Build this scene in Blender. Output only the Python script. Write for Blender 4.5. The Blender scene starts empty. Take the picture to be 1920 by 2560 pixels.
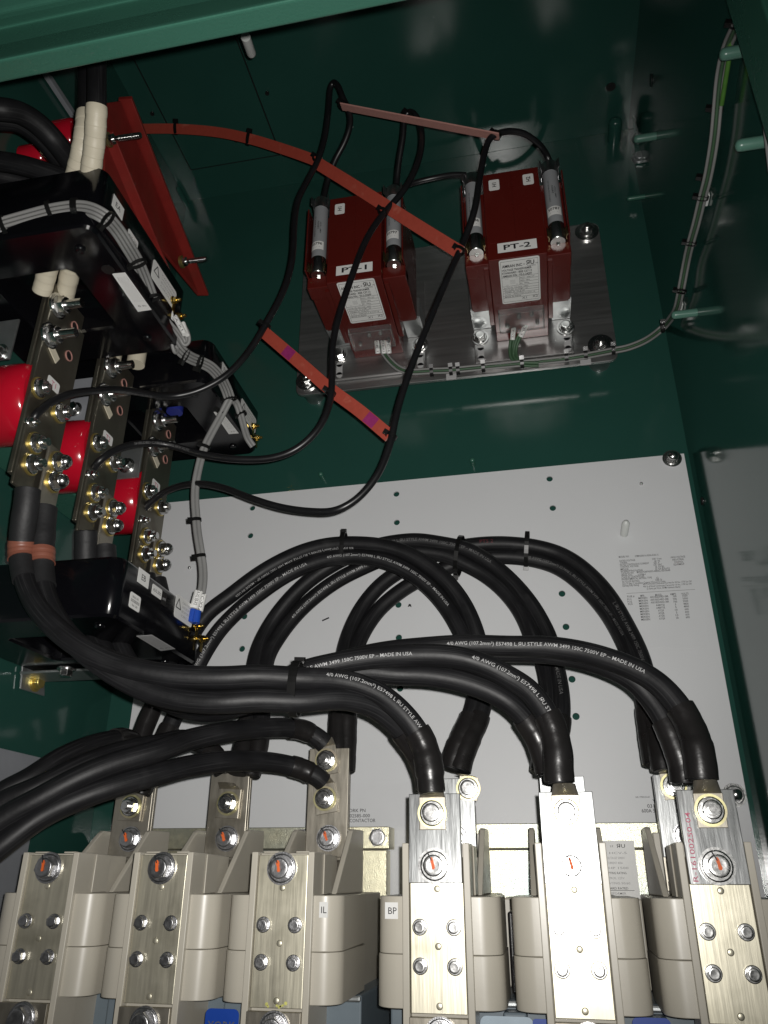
import bpy, bmesh, math, random
from mathutils import Vector as V, Matrix
random.seed(7)
S = bpy.context.scene
COL = S.collection
pi = math.pi

# ------------------------------------------------------------------ camera maths (camera stands at the origin, metres)
F = 1948.4
ya, pa, ra = math.radians(11.498), math.radians(25.257), math.radians(0.274)
FW = V((-math.sin(ya) * math.cos(pa), math.cos(ya) * math.cos(pa), math.sin(pa)))
_r = V((math.cos(ya), math.sin(ya), 0)); _u = _r.cross(FW)
RT = _r * math.cos(ra) + _u * math.sin(ra)
UP = _u * math.cos(ra) - _r * math.sin(ra)
def ray(u, v): return FW + RT * ((u - 960) / F) - UP * ((v - 1280) / F)
def P(u, v, d): r = ray(u, v); return r * (d / r.y)          # point of the plane y = d
def PX(u, v, x): r = ray(u, v); return r * (x / r.x)         # point of the plane x
def PZ(u, v, z): r = ray(u, v); return r * (z / r.z)         # point of the plane z
def pix(p): z = p.dot(FW); return 960 + F * p.dot(RT) / z, 1280 - F * p.dot(UP) / z
def Q(box, pts):                                              # measured in an enlarged cut-out of the reference
    ox, oy, s = box
    return [(ox + x / s, oy + y / s, d) for x, y, d in pts]
R1 = (0, 1200, 2.592); R2 = (640, 1280, 2.592); R3 = (1280, 1280, 2.592); Z0 = (0, 440, 4.1475); Z1 = (250, 640, 4.1475)
ZW = (0, 160, 4.1475); ZJ = (0, 1780, 4.1475); R0 = (0, 640, 2.592); RW = (1280, 0, 2.592); RP = (1100, 400, 2.592); RQ = (640, 480, 2.592)

# ------------------------------------------------------------------ materials
def mat(name, col, rough=.5, metal=0., var=.08, vscale=40., bump=0., bscale=300., stretch=None, coat=0., rvar=.08, spec=.5, trans=0., dirt=None):
    m = bpy.data.materials.new(name); m.use_nodes = True
    nt = m.node_tree; n = nt.nodes; l = nt.links
    b = n['Principled BSDF']
    tc = n.new('ShaderNodeTexCoord')
    src = tc.outputs['Object']
    if stretch:
        mp = n.new('ShaderNodeMapping'); mp.inputs['Scale'].default_value = stretch
        l.new(src, mp.inputs['Vector']); src = mp.outputs['Vector']
    nz = n.new('ShaderNodeTexNoise'); nz.inputs['Scale'].default_value = vscale; nz.inputs['Detail'].default_value = 5; nz.inputs['Roughness'].default_value = .6
    l.new(src, nz.inputs['Vector'])
    mx = n.new('ShaderNodeMix'); mx.data_type = 'RGBA'
    c = col
    mx.inputs['A'].default_value = (c[0] * (1 - var * 2), c[1] * (1 - var * 2), c[2] * (1 - var * 2), 1)
    mx.inputs['B'].default_value = (min(1, c[0] * (1 + var * 2)), min(1, c[1] * (1 + var * 2)), min(1, c[2] * (1 + var * 2)), 1)
    l.new(nz.outputs['Fac'], mx.inputs['Factor'])
    out = mx.outputs['Result']
    if dirt:
        n2 = n.new('ShaderNodeTexNoise'); n2.inputs['Scale'].default_value = dirt[1]; n2.inputs['Detail'].default_value = 8
        l.new(tc.outputs['Object'], n2.inputs['Vector'])
        rp = n.new('ShaderNodeValToRGB'); rp.color_ramp.elements[0].position = dirt[2]; rp.color_ramp.elements[1].position = dirt[3]
        l.new(n2.outputs['Fac'], rp.inputs['Fac'])
        m2 = n.new('ShaderNodeMix'); m2.data_type = 'RGBA'
        l.new(rp.outputs['Color'], m2.inputs['Factor']); l.new(out, m2.inputs['A']); m2.inputs['B'].default_value = (*dirt[0], 1)
        out = m2.outputs['Result']
    l.new(out, b.inputs['Base Color'])
    mr = n.new('ShaderNodeMapRange'); mr.inputs['To Min'].default_value = max(.02, rough - rvar); mr.inputs['To Max'].default_value = min(1, rough + rvar)
    l.new(nz.outputs['Fac'], mr.inputs['Value']); l.new(mr.outputs['Result'], b.inputs['Roughness'])
    b.inputs['Metallic'].default_value = metal
    b.inputs['Specular IOR Level'].default_value = spec
    if coat: b.inputs['Coat Weight'].default_value = coat; b.inputs['Coat Roughness'].default_value = .06
    if trans:
        b.inputs['Transmission Weight'].default_value = trans; b.inputs['IOR'].default_value = 1.15
    if bump:
        bn = n.new('ShaderNodeTexNoise'); bn.inputs['Scale'].default_value = bscale; bn.inputs['Detail'].default_value = 3
        l.new(src, bn.inputs['Vector'])
        bp = n.new('ShaderNodeBump'); bp.inputs['Strength'].default_value = bump; bp.inputs['Distance'].default_value = .001
        l.new(bn.outputs['Fac'], bp.inputs['Height']); l.new(bp.outputs['Normal'], b.inputs['Normal'])
    return m

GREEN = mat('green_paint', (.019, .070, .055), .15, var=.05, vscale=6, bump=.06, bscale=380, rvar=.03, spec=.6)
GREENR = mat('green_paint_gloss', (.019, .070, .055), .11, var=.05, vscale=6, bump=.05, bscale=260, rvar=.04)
GREENL = mat('green_paint_lightened', (.038, .130, .092), .28, var=.05, vscale=9, bump=.25, bscale=420)  # cabinet green made paler; stands in for flash falling on the near header
PEGG = mat('pale_green_cap', (.09, .20, .155), .3, var=.05)
WHITE = mat('white_enamel', (.62, .63, .64), .42, var=.02, vscale=5, bump=.08, bscale=500)
STICK = mat('label_white', (.72, .72, .70), .45, var=.02)
STICKG = mat('label_grey', (.42, .42, .42), .45, var=.03)
CLEARL = mat('clear_label', (.625, .635, .645), .33, var=.01)
INK = mat('black_ink', (.012, .012, .014), .6, var=.05)
INKM = mat('faded_red_print', (.09, .012, .018), .6)
INKR = mat('red_ink', (.50, .10, .17), .6, var=.1)
INKG = mat('grey_ink', (.34, .34, .34), .6, var=.15, vscale=400)
INKW = mat('white_print', (.37, .37, .37), .6, var=.25, vscale=500)
INKD = mat('worn_white_print', (.10, .10, .10), .6, var=.4, vscale=500)
CABLE = mat('cable_rubber', (.008, .008, .009), .5, var=.3, vscale=30, bump=.15, bscale=200, rvar=.1, spec=.28, dirt=((.035, .035, .036), 28, .62, .95))
def streaks(m, col, lo, hi, scale):
    nt = m.node_tree; n = nt.nodes; l = nt.links; b = n['Principled BSDF']
    tc = n.new('ShaderNodeTexCoord'); mp = n.new('ShaderNodeMapping'); mp.inputs['Scale'].default_value = scale
    l.new(tc.outputs['UV'], mp.inputs['Vector'])
    nz = n.new('ShaderNodeTexNoise'); nz.inputs['Scale'].default_value = 1; nz.inputs['Detail'].default_value = 4; nz.inputs['Distortion'].default_value = .3
    l.new(mp.outputs['Vector'], nz.inputs['Vector'])
    rp = n.new('ShaderNodeValToRGB'); rp.color_ramp.elements[0].position = lo; rp.color_ramp.elements[1].position = hi
    l.new(nz.outputs['Fac'], rp.inputs['Fac'])
    old = b.inputs['Base Color'].links[0].from_socket
    mx = n.new('ShaderNodeMix'); mx.data_type = 'RGBA'; mx.inputs['B'].default_value = (*col, 1)
    l.new(rp.outputs['Color'], mx.inputs['Factor']); l.new(old, mx.inputs['A']); l.new(mx.outputs['Result'], b.inputs['Base Color'])
streaks(CABLE, (.026, .026, .027), .52, .72, (14, 26, 1))
BOOT = mat('heat_shrink', (.012, .011, .011), .3, var=.2, bump=.3, bscale=120, rvar=.1)
BOOTM = mat('rubber_tape', (.010, .010, .011), .6, var=.2, bump=.3, bscale=200)
WIREB = mat('black_wire', (.008, .008, .009), .35, var=.2)
TIE = mat('tie_nylon', (.006, .006, .006), .3, var=.1)
BLACK = mat('cast_resin_black', (.003, .003, .004), .16, var=.1, rvar=.05)
BEIGE = mat('beige_resin', (.485, .455, .385), .34, var=.04, vscale=14, bump=.06, bscale=60, rvar=.06)
BEIGED = mat('beige_resin_rear', (.48, .45, .38), .4, var=.05, vscale=20)
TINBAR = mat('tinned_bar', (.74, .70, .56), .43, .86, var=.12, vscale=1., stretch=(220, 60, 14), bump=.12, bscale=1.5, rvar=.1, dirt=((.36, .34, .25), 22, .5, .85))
ALU = mat('aluminium_bar', (.37, .38, .38), .29, .90, var=.1, vscale=1., stretch=(160, 60, 18), bump=.12, bscale=2, rvar=.12, dirt=((.45, .45, .45), 30, .5, .8))
NICK = mat('nickel_bar', (.40, .37, .31), .4, .85, var=.14, vscale=1., stretch=(120, 60, 24), bump=.1, bscale=2, rvar=.1, dirt=((.2, .18, .14), 26, .48, .8))
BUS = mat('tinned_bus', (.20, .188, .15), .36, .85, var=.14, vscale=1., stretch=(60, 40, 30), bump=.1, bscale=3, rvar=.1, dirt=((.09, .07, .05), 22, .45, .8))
PLATE = mat('brushed_aluminium', (.54, .535, .53), .34, .93, var=.14, vscale=1., stretch=(5, 60, 130), bump=.12, bscale=1.4, rvar=.14)
ZINC = mat('zinc_bolt', (.66, .66, .65), .24, 1, var=.12, vscale=300, rvar=.1)
BOLTD = mat('zinc_bolt_dark', (.56, .56, .57), .33, 1, var=.15, vscale=300, bump=.2, bscale=700, rvar=.1)
YZINC = mat('yellow_zinc', (.66, .52, .17), .33, .9, var=.15, vscale=60, dirt=((.5, .45, .38), 40, .5, .8))
RAIL = mat('passivated_zinc', (.66, .63, .46), .34, .9, var=.15, vscale=160, bump=.4, bscale=900, dirt=((.35, .42, .42), 9, .45, .75))
YZPALE = mat('pale_yellow_zinc', (.62, .58, .32), .36, .9, var=.15, vscale=60, dirt=((.6, .5, .45), 40, .5, .8))
BRASS = mat('brass_screw', (.62, .46, .14), .25, 1, var=.1)
GALV = mat('galvanised', (.44, .46, .46), .4, .9, var=.12, vscale=60)
ORANGE = mat('torque_mark', (.75, .13, .02), .6, var=.1)
LIMEM = mat('yellow_ink_stain', (.58, .57, .16), .6, var=.3, vscale=300)
STRAP = mat('red_glass_polyester', (.33, .05, .03), .6, var=.08, vscale=160, bump=.15, bscale=500, dirt=((.42, .12, .08), 60, .62, .8))
STRAPE = mat('strap_cut_edge', (.40, .20, .17), .8, var=.12, vscale=300)
REDCH = mat('red_channel', (.22, .02, .016), .4, var=.25, vscale=18, stretch=(1, 1, 1), bump=.2, dirt=((.15, .03, .02), 12, .5, .8))
REDINS = mat('red_insulator', (.44, .006, .02), .16, var=.03, coat=.4)
PTRED = mat('red_cast_resin', (.085, .0085, .006), .26, var=.08, vscale=12, bump=.1, bscale=70, rvar=.08)
FUSEG = mat('fuse_grey', (.27, .28, .29), .5, var=.05)
FCAP = mat('fuse_cap', (.5, .52, .5), .25, 1, var=.08)
CLIP = mat('fuse_clip', (.45, .36, .2), .25, 1, var=.12)
WTAPE = mat('white_tape', (.60, .55, .43), .45, var=.05, vscale=30, bump=.2, bscale=150)
BRTAPE = mat('brown_tape', (.20, .07, .045), .45, var=.08)
BLUET = mat('blue_tape', (.02, .03, .22), .4)
BLUEL = mat('blue_label', (.012, .06, .36), .35, var=.05)
GREYW = mat('grey_wire', (.22, .22, .215), .5, var=.08)
GREENW = mat('green_wire', (.045, .10, .05), .5, var=.08)
LIMEW = mat('green_yellow_wire', (.07, .19, .03), .5, var=.2, vscale=60)
BLUEG = mat('blue_grey_moulding', (.16, .20, .23), .4, var=.05)
DARKP = mat('dark_plastic', (.012, .011, .011), .4)
CLEAR = mat('clear_cover', (.95, .95, .95), .06, var=.0, trans=.96)
NYLON = mat('natural_nylon', (.62, .64, .62), .35, var=.03)
GREYST = mat('grey_primer', (.24, .25, .27), .5, var=.05)
PURPLE = mat('purple_dye', (.24, .015, .11), .6, var=.15, vscale=120)
LBLUE = mat('pale_blue_label', (.42, .52, .60), .4)

# ------------------------------------------------------------------ mesh builder
_tc = {}
def textmesh(body):
    if body not in _tc:
        bold = body.startswith('*'); raw = body[1:] if bold else body
        cu = bpy.data.curves.new('t', 'FONT'); cu.body = raw; cu.size = 1; cu.resolution_u = 2; cu.offset = .022 if bold else .004
        o = bpy.data.objects.new('t', cu)
        COL.objects.link(o)
        bpy.context.view_layer.update()
        me = bpy.data.meshes.new_from_object(o)
        vs = [(v.co.x, v.co.y) for v in me.vertices]; fs = [tuple(p.vertices) for p in me.polygons]
        bpy.data.objects.remove(o); bpy.data.meshes.remove(me); bpy.data.curves.remove(cu)
        if not vs: vs = [(0, 0)]; fs = []
        xs = [v[0] for v in vs]; ys = [v[1] for v in vs]
        _tc[body] = (vs, fs, min(xs), max(xs), min(ys), max(ys))
    return _tc[body]

def catmull(pts, n=10, closed=False):
    pts = [V(p) for p in pts]
    q = [pts[0] * 2 - pts[1]] + pts + [pts[-1] * 2 - pts[-2]]
    out = []
    for i in range(1, len(q) - 2):
        p0, p1, p2, p3 = q[i - 1:i + 3]
        # centripetal
        def tj(ti, a, b): return ti + max(1e-6, (b - a).length) ** .5
        t0 = 0; t1 = tj(t0, p0, p1); t2 = tj(t1, p1, p2); t3 = tj(t2, p2, p3)
        for k in range(n):
            t = t1 + (t2 - t1) * k / n
            a1 = p0 * ((t1 - t) / (t1 - t0)) + p1 * ((t - t0) / (t1 - t0))
            a2 = p1 * ((t2 - t) / (t2 - t1)) + p2 * ((t - t1) / (t2 - t1))
            a3 = p2 * ((t3 - t) / (t3 - t2)) + p3 * ((t - t2) / (t3 - t2))
            b1 = a1 * ((t2 - t) / (t2 - t0)) + a2 * ((t - t0) / (t2 - t0))
            b2 = a2 * ((t3 - t) / (t3 - t1)) + a3 * ((t - t1) / (t3 - t1))
            out.append(b1 * ((t2 - t) / (t2 - t1)) + b2 * ((t - t1) / (t2 - t1)))
    out.append(pts[-1].copy())
    return out

def smoothpath(px, n=10, it=2):
    pts = catmull([P(*p) for p in px], n)
    for _ in range(it * 3):
        pts = [pts[0]] + [pts[i] * .5 + (pts[i - 1] + pts[i + 1]) * .25 for i in range(1, len(pts) - 1)] + [pts[-1]]
    return pts

def tangents(pts):
    T = []
    for i in range(len(pts)):
        a = pts[max(0, i - 1)]; b = pts[min(len(pts) - 1, i + 1)]
        T.append((b - a).normalized())
    return T

def perp(n):
    n = V(n).normalized()
    a = V((0, 0, 1)) if abs(n.z) < .9 else V((1, 0, 0))
    x = a.cross(n).normalized()
    return x, n.cross(x)

class MB:
    def __init__(s): s.v = []; s.f = []; s.mi = []; s.sm = []; s.mats = []; s.uv = {}
    def m(s, mt):
        if mt not in s.mats: s.mats.append(mt)
        return s.mats.index(mt)
    def add(s, vs, fs, mt, smooth=False):
        o = len(s.v); k = s.m(mt)
        s.v += [V(p) for p in vs]
        for f in fs: s.f.append([o + i for i in f]); s.mi.append(k); s.sm.append(smooth)
        return s
    def box(s, a, b, mt):
        x0, y0, z0 = a; x1, y1, z1 = b
        vs = [(x0, y0, z0), (x1, y0, z0), (x1, y1, z0), (x0, y1, z0), (x0, y0, z1), (x1, y0, z1), (x1, y1, z1), (x0, y1, z1)]
        return s.add(vs, [(3, 2, 1, 0), (4, 5, 6, 7), (0, 1, 5, 4), (1, 2, 6, 5), (2, 3, 7, 6), (3, 0, 4, 7)], mt)
    def obox(s, c, ex, ey, ez, mt):                      # oriented box, half-extent vectors
        c, ex, ey, ez = V(c), V(ex), V(ey), V(ez)
        vs = [c + ex * i + ey * j + ez * k for k in (-1, 1) for (i, j) in ((-1, -1), (1, -1), (1, 1), (-1, 1))]
        return s.add(vs, [(3, 2, 1, 0), (4, 5, 6, 7), (0, 1, 5, 4), (1, 2, 6, 5), (2, 3, 7, 6), (3, 0, 4, 7)], mt)
    def prism(s, poly, off, mt):
        poly = [V(p) for p in poly]; off = V(off); n = len(poly)
        vs = poly + [p + off for p in poly]
        fs = [tuple(range(n - 1, -1, -1)), tuple(range(n, 2 * n))] + [(i, (i + 1) % n, n + (i + 1) % n, n + i) for i in range(n)]
        return s.add(vs, fs, mt)
    def cyl(s, a, b, r, mt, n=20, r1=None, rot=0., smooth=None):
        a, b = V(a), V(b); x, y = perp(b - a); r1 = r if r1 is None else r1
        vs = []
        for p, rr in ((a, r), (b, r1)):
            for i in range(n):
                t = 2 * pi * i / n + rot
                vs.append(p + x * (rr * math.cos(t)) + y * (rr * math.sin(t)))
        sm = n > 8 if smooth is None else smooth
        s.add(vs, [(i, (i + 1) % n, n + (i + 1) % n, n + i) for i in range(n)], mt, sm)
        vv = vs
        s.add(vv[:n], [tuple(range(n - 1, -1, -1))], mt); s.add(vv[n:], [tuple(range(n))], mt)
        return s
    def lathe(s, a, d, prof, mt, n=24):                  # prof: (distance along d, radius)
        a = V(a); d = V(d).normalized(); x, y = perp(d)
        vs = []; m_ = len(prof)
        for (h, r) in prof:
            for i in range(n):
                t = 2 * pi * i / n
                vs.append(a + d * h + (x * math.cos(t) + y * math.sin(t)) * r)
        fs = [(k * n + i, k * n + (i + 1) % n, (k + 1) * n + (i + 1) % n, (k + 1) * n + i) for k in range(m_ - 1) for i in range(n)]
        s.add(vs, fs, mt, True)
        s.add(vs[:n], [tuple(range(n - 1, -1, -1))], mt); s.add(vs[-n:], [tuple(range(n))], mt)
        return s
    def tube(s, pts, r, mt, n=14, sx=1., cap=True):
        T = tangents(pts); rf = r if callable(r) else (lambda t: r)
        x, y = perp(T[0]); vs = []; N = len(pts)
        for i, p in enumerate(pts):
            t = T[i]; x = (x - t * x.dot(t)).normalized(); y = t.cross(x)
            rr = rf(i / (N - 1))
            for k in range(n):
                a = 2 * pi * k / n
                vs.append(p + x * (rr * math.cos(a)) + y * (rr * math.sin(a) * sx))
        fs = [(j * n + i, j * n + (i + 1) % n, (j + 1) * n + (i + 1) % n, (j + 1) * n + i) for j in range(N - 1) for i in range(n)]
        s.add(vs, fs, mt, True)
        o = len(s.v) - len(vs); L = 0.
        for i in range(N):
            if i: L += (pts[i] - pts[i - 1]).length
            for k in range(n): s.uv[o + i * n + k] = (L, abs(2 * k / n - 1))
        if cap: s.add(vs[:n], [tuple(range(n - 1, -1, -1))], mt); s.add(vs[-n:], [tuple(range(n))], mt)
        return s
    def text(s, body, o, ex, ey, size, mt, align='C', width=None, lift=.00025, sy=1.):
        vs, fs, x0, x1, y0, y1 = textmesh(body)
        o = V(o); ex = V(ex).normalized(); ey = V(ey).normalized(); n = ex.cross(ey)
        k = size if width is None else width / max(1e-6, x1 - x0)
        ky = size
        ox = {'C': (x0 + x1) / 2, 'L': x0, 'R': x1}[align]
        oy = .35
        return s.add([o + ex * ((x - ox) * k) + ey * ((y - oy) * ky) + n * lift for x, y in vs], fs, mt)
    def cabletext(s, body, pts, r, start, length, mt, phi=0., flip=False, size=None):
        vs, fs, x0, x1, y0, y1 = textmesh(body)
        L = [0.]
        for i in range(1, len(pts)): L.append(L[-1] + (pts[i] - pts[i - 1]).length)
        T = tangents(pts)
        i0 = min(range(len(pts)), key=lambda i: (pix(pts[i])[0] - start[0]) ** 2 + (pix(pts[i])[1] - start[1]) ** 2)
        s0 = L[i0]; k = length / (x1 - x0); ky = (size or k) * .9
        out = []
        for x, y in vs:
            q = s0 + (x - x0) * k * (-1 if flip else 1)
            q = max(0, min(L[-1] - 1e-6, q))
            lo = 0; hi = len(L) - 1
            while hi - lo > 1:
                md = (lo + hi) // 2
                if L[md] <= q: lo = md
                else: hi = md
            f = (q - L[lo]) / max(1e-9, L[lo + 1] - L[lo])
            p = pts[lo].lerp(pts[lo + 1], f); t = T[lo].lerp(T[lo + 1], f).normalized() * (-1 if flip else 1)
            c = -p; nn = (c - t * c.dot(t)).normalized(); b = nn.cross(t)
            a = (y - .35) * ky / r + phi
            out.append(p + (nn * math.cos(a) + b * math.sin(a)) * (r + .0003))
        return s.add(out, fs, mt)
    def bolt(s, p, n, r, h, mt=ZINC, washer=1.9, wmt=None, wh=.0016, mark=None, rot=.3, dome=False, stud=None):
        p = V(p); n = V(n).normalized(); q = p
        if washer:
            s.cyl(q, q + n * wh, r * washer, wmt or mt, 28); q = q + n * wh
            s.lathe(q, n, [(0, r * 1.35), (wh * .9, r * 1.35), (wh * .9, r * 1.2)], mt, 24); q = q + n * wh * .9
        s.cyl(q, q + n * h * .88, r * 1.1, mt, 6, rot=rot)
        s.lathe(q + n * h * .85, n, [(0, r * .98), (h * .12, r * .94), (h * .15, r * .86), (h * .13, r * .6), (h * .13, r * .05)], mt, 24)
        top = q + n * h
        if stud: s.cyl(top - n * .001, top + n * stud[0], stud[1], mt, 14)
        if dome: s.lathe(q + n * h * .8, n, [(0, r * .95), (h * .4, r * .9), (h * .75, r * .65), (h * .95, r * .3), (h, r * .02)], mt, 20)
        if mark:
            x, y = perp(n); a = mark
            d = (x * math.cos(a) + y * math.sin(a)); e = n.cross(d)
            c = top + n * .0004
            pts = []
            for t_, w_ in ((-.35, .10), (-.2, .16), (.1, .13), (.5, .17), (.72, .1)):
                pts.append((t_, w_))
            poly = [c + d * (r * t_) + e * (r * w_ * random.uniform(.8, 1.3)) for t_, w_ in pts] + [c + d * (r * t_) - e * (r * w_ * random.uniform(.8, 1.3)) for t_, w_ in reversed(pts)]
            s.prism(poly, n * .0003, ORANGE)
            s.prism([c + d * (r * .45) + e * (r * .08), c + d * (r * 1.25) + e * (r * .3), c + d * (r * 1.25) + e * (r * .18), c + d * (r * .45) - e * (r * .03)], n * .0004, INK)
        return s
    def ring(s, c, t, ax, ra_, rb, w, th, mt, n=28):      # flat band loop round direction t
        c = V(c); t = V(t).normalized(); ax = (V(ax) - t * V(ax).dot(t)).normalized(); ay = t.cross(ax)
        vs = []
        for (h, o) in ((-w / 2, 0), (w / 2, 0), (w / 2, th), (-w / 2, th)):
            for i in range(n):
                a = 2 * pi * i / n
                vs.append(c + t * h + ax * ((ra_ + o) * math.cos(a)) + ay * ((rb + o) * math.sin(a)))
        fs = [(j * n + i, j * n + (i + 1) % n, ((j + 1) % 4) * n + (i + 1) % n, ((j + 1) % 4) * n + i) for j in range(4) for i in range(n)]
        return s.add(vs, fs, mt, False)
    def build(s, name, parent=None, bevel=0., seg=2, origin=None, auto=False):
        o0 = V(origin) if origin is not None else (ORI[parent] if parent is not None else V((0, 0, 0)))
        me = bpy.data.meshes.new(name)
        me.from_pydata([p - o0 for p in s.v], [], s.f)
        if s.uv:
            ul = me.uv_layers.new(name='UVMap')
            for lp in me.loops: ul.data[lp.index].uv = s.uv.get(lp.vertex_index, (0., 0.))
        for mt in s.mats: me.materials.append(mt)
        for p, k, q in zip(me.polygons, s.mi, s.sm): p.material_index = k; p.use_smooth = q
        if auto:
            for p in me.polygons: p.use_smooth = True
            me.set_sharp_from_angle(angle=math.radians(32))
        me.update()
        o = bpy.data.objects.new(name, me); COL.objects.link(o)
        if parent is not None: o.parent = parent; ORI[o] = ORI[parent]
        else: o.location = o0; ORI[o] = o0
        if bevel:
            b = o.modifiers.new('edge', 'BEVEL'); b.width = bevel; b.segments = seg; b.limit_method = 'ANGLE'; b.angle_limit = math.radians(40)
            b.harden_normals = False
        return o
ORI = {}
def thing(name, label, cat, loc, group=None):
    o = bpy.data.objects.new(name, None); COL.objects.link(o); o.empty_display_size = .02
    o.location = loc; ORI[o] = V(loc); o['label'] = label; o['category'] = cat
    if group: o['group'] = group
    return o
def tag(o, label, cat, group=None):
    o['label'] = label; o['category'] = cat
    if group: o['group'] = group
    return o
def struct(o): o['kind'] = 'structure'; return o
X_, Y_, Z_ = V((1, 0, 0)), V((0, 1, 0)), V((0, 0, 1))

def sticker(mb, c, ex, ey, w, h, lines=(), mt=None, th=.0003, round_=.0):
    """card with print lying on it; lines = (text, x, y, size, align, material)"""
    c = V(c); ex = V(ex).normalized(); ey = V(ey).normalized(); n = ex.cross(ey)
    r = min(w, h) * round_
    poly = []
    if r > 0:
        for (sx, sy, a0) in ((1, 1, 0), (-1, 1, 90), (-1, -1, 180), (1, -1, 270)):
            for k in range(5):
                a = math.radians(a0 + k * 22.5)
                poly.append(c + ex * (sx * (w / 2 - r) + r * math.cos(a)) + ey * (sy * (h / 2 - r) + r * math.sin(a)))
    else:
        poly = [c + ex * (sx * w / 2) + ey * (sy * h / 2) for sx, sy in ((1, 1), (-1, 1), (-1, -1), (1, -1))]
    mb.prism(poly, n * th, mt or STICK)
    for ln in lines:
        body, x, y, size, al, im = ln[:6]
        wd = ln[6] if len(ln) > 6 else None
        if body == '-':      # a ruled line from x to x+size at y (al = thickness), vertical when im is a tuple
            mb.obox(c + ex * (x + size / 2) + ey * y + n * (th + .0001), ex * (size / 2), ey * (al / 2), n * .0001, im)
        elif body == '|':
            mb.obox(c + ex * x + ey * (y - size / 2) + n * (th + .0001), ex * (al / 2), ey * (size / 2), n * .0001, im)
        else:
            mb.text(body, c + ex * x + ey * y, ex, ey, size, im, al, width=wd, lift=th + .0002)
    return mb

# ------------------------------------------------------------------ the cabinet shell
XL, XR, YB, ZC, ZF, YF = -.686, .2595, 1.16, 1.362, -.62, .38
struct(MB().box((XL - .1, YB, ZF), (XR + .1, YB + .004, ZC + .05), GREEN).build('wall_back'))
struct(MB().box((XR, YF, ZF), (XR + .004, YB - .0005, ZC - .0005), GREENR).build('wall_right'))
struct(MB().box((XL - .004, YF, ZF), (XL, YB - .0005, ZC - .0005), GREENR).build('wall_left'))
cm = MB().box((XL - .1, YF, ZC), (XR + .1, YB - .0005, ZC + .004), GREEN)
struct(cm.build('ceiling'))
struct(MB().box((XL - .1, YF, ZF - .004), (XR + .1, YB, ZF - .0005), GREEN).build('floor'))
# cover plate screwed to the ceiling
a = PZ(478, 422, ZC); b = PZ(700, 385, ZC); c_ = PZ(640, 195, ZC); d_ = PZ(330, 165, ZC)
cp = MB().box((a.x, .55, ZC - .003), (b.x, a.y, ZC - .0005), GREEN)
for (u, v) in ((381, 283), (668, 232), (590, 350)):
    q = PZ(u, v, ZC - .003); cp.cyl(q, q - Z_ * .003, .004, DARKP, 12)
cpo = cp.build('cover_plate', bevel=.001)
sm = MB(); sm.box((a.x - .0022, .55, ZC - .0022), (a.x - .0003, a.y, ZC - .0006), DARKP); sm.box((b.x + .0003, .55, ZC - .0022), (b.x + .0022, a.y, ZC - .0006), DARKP); sm.box((a.x - .0022, a.y + .0003, ZC - .0022), (b.x + .0022, a.y + .0022, ZC - .0006), DARKP); sm.build('seam_strip', cpo)  # added dark strips stand in for the shaded seams between ceiling sheets
tag(cpo, 'green sheet cover plate fixed flat against the cabinet ceiling', 'cover plate')

# header beam across the front of the opening
def hz(v, d): return P(0, v, d).z
pf = [(208, .352), (150, .330), (143, .331), (112, .352), (72, .356), (48, .345), (30, .338), (-150, .31), (-150, .375), (110, .375)]
poly = [V((-.72, d, hz(v, d))) for v, d in pf]
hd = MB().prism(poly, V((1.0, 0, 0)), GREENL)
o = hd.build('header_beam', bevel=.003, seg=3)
tag(o, 'green folded steel beam across the top of the cabinet opening', 'beam')
hm = MB()
q1, q2 = V((0, .352, hz(208, .352))), V((0, .330, hz(150, .330)))
up_ = (q2 - q1).normalized(); nn_ = V((1, 0, 0)).cross(up_); nn_ = nn_ if nn_.y < 0 else -nn_
for k in range(7):
    r_ = ray(180 + k * 10, 160 - k * 2.5); den = r_.dot(nn_); c0 = r_ * (q1.dot(nn_) / den)
    c0 = c0 + up_ * random.uniform(-.002, .002)
    hm.obox(c0 + nn_ * .0002, X_ * random.uniform(.0003, .0006), nn_ * .0001, (up_ + X_ * random.uniform(-.5, .5)) * random.uniform(.0008, .002), PEGG)
hm.build('scratch_marks', o)
# right post flange
e0 = PX(1872, 0, XR - .004)
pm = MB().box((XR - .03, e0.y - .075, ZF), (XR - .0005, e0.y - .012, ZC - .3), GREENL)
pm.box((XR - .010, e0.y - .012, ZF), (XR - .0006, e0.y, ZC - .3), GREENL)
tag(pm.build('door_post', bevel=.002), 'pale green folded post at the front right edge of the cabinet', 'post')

# pegs: painted weld studs
def peg(a, d, ln, r, mt, label, stud=None):
    mb = MB()
    d = V(d).normalized()
    mb.lathe(a, d, [(0, r), (ln - r, r), (ln - r * .4, r * .88), (ln - r * .1, r * .55), (ln, .0003)], mt, 18)
    return tag(mb.build('capped_stud'), label, 'stud', 'capped weld studs')
for (root, tip, r, lab) in (((1888, 122), (1799, 140), .0062, 'pale green capped stud crossing the thin wires near the top right corner'),
                            ((1925, 352), (1838, 367), .006, 'pale green capped stud at the right picture edge beside the wire bundle'),
                            ((1742, 781), (1678, 787), .0058, 'pale green capped stud at the bend of the wire bundle'),
                            ((1640, 340), (1585, 355), .0065, 'dark green capped stud pointing left above the twin studs'),
                            ((1612, 491), (1567, 499), .0042, 'short thin green stud on the dark wall right of the fuses'),
                            ((1705, 1081), (1668, 1087), .0035, 'small green stud on the right wall above the white panel reflection')):
    A = PX(root[0], root[1], XR); ln = 0
    B = P(tip[0], tip[1], A.y)
    peg(A, -X_, max(.012, A.x - B.x), r, PEGG if r > .0056 else GREENL, lab)
q = P(614, 92, .62); q2 = P(630, 138, .66)
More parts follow.
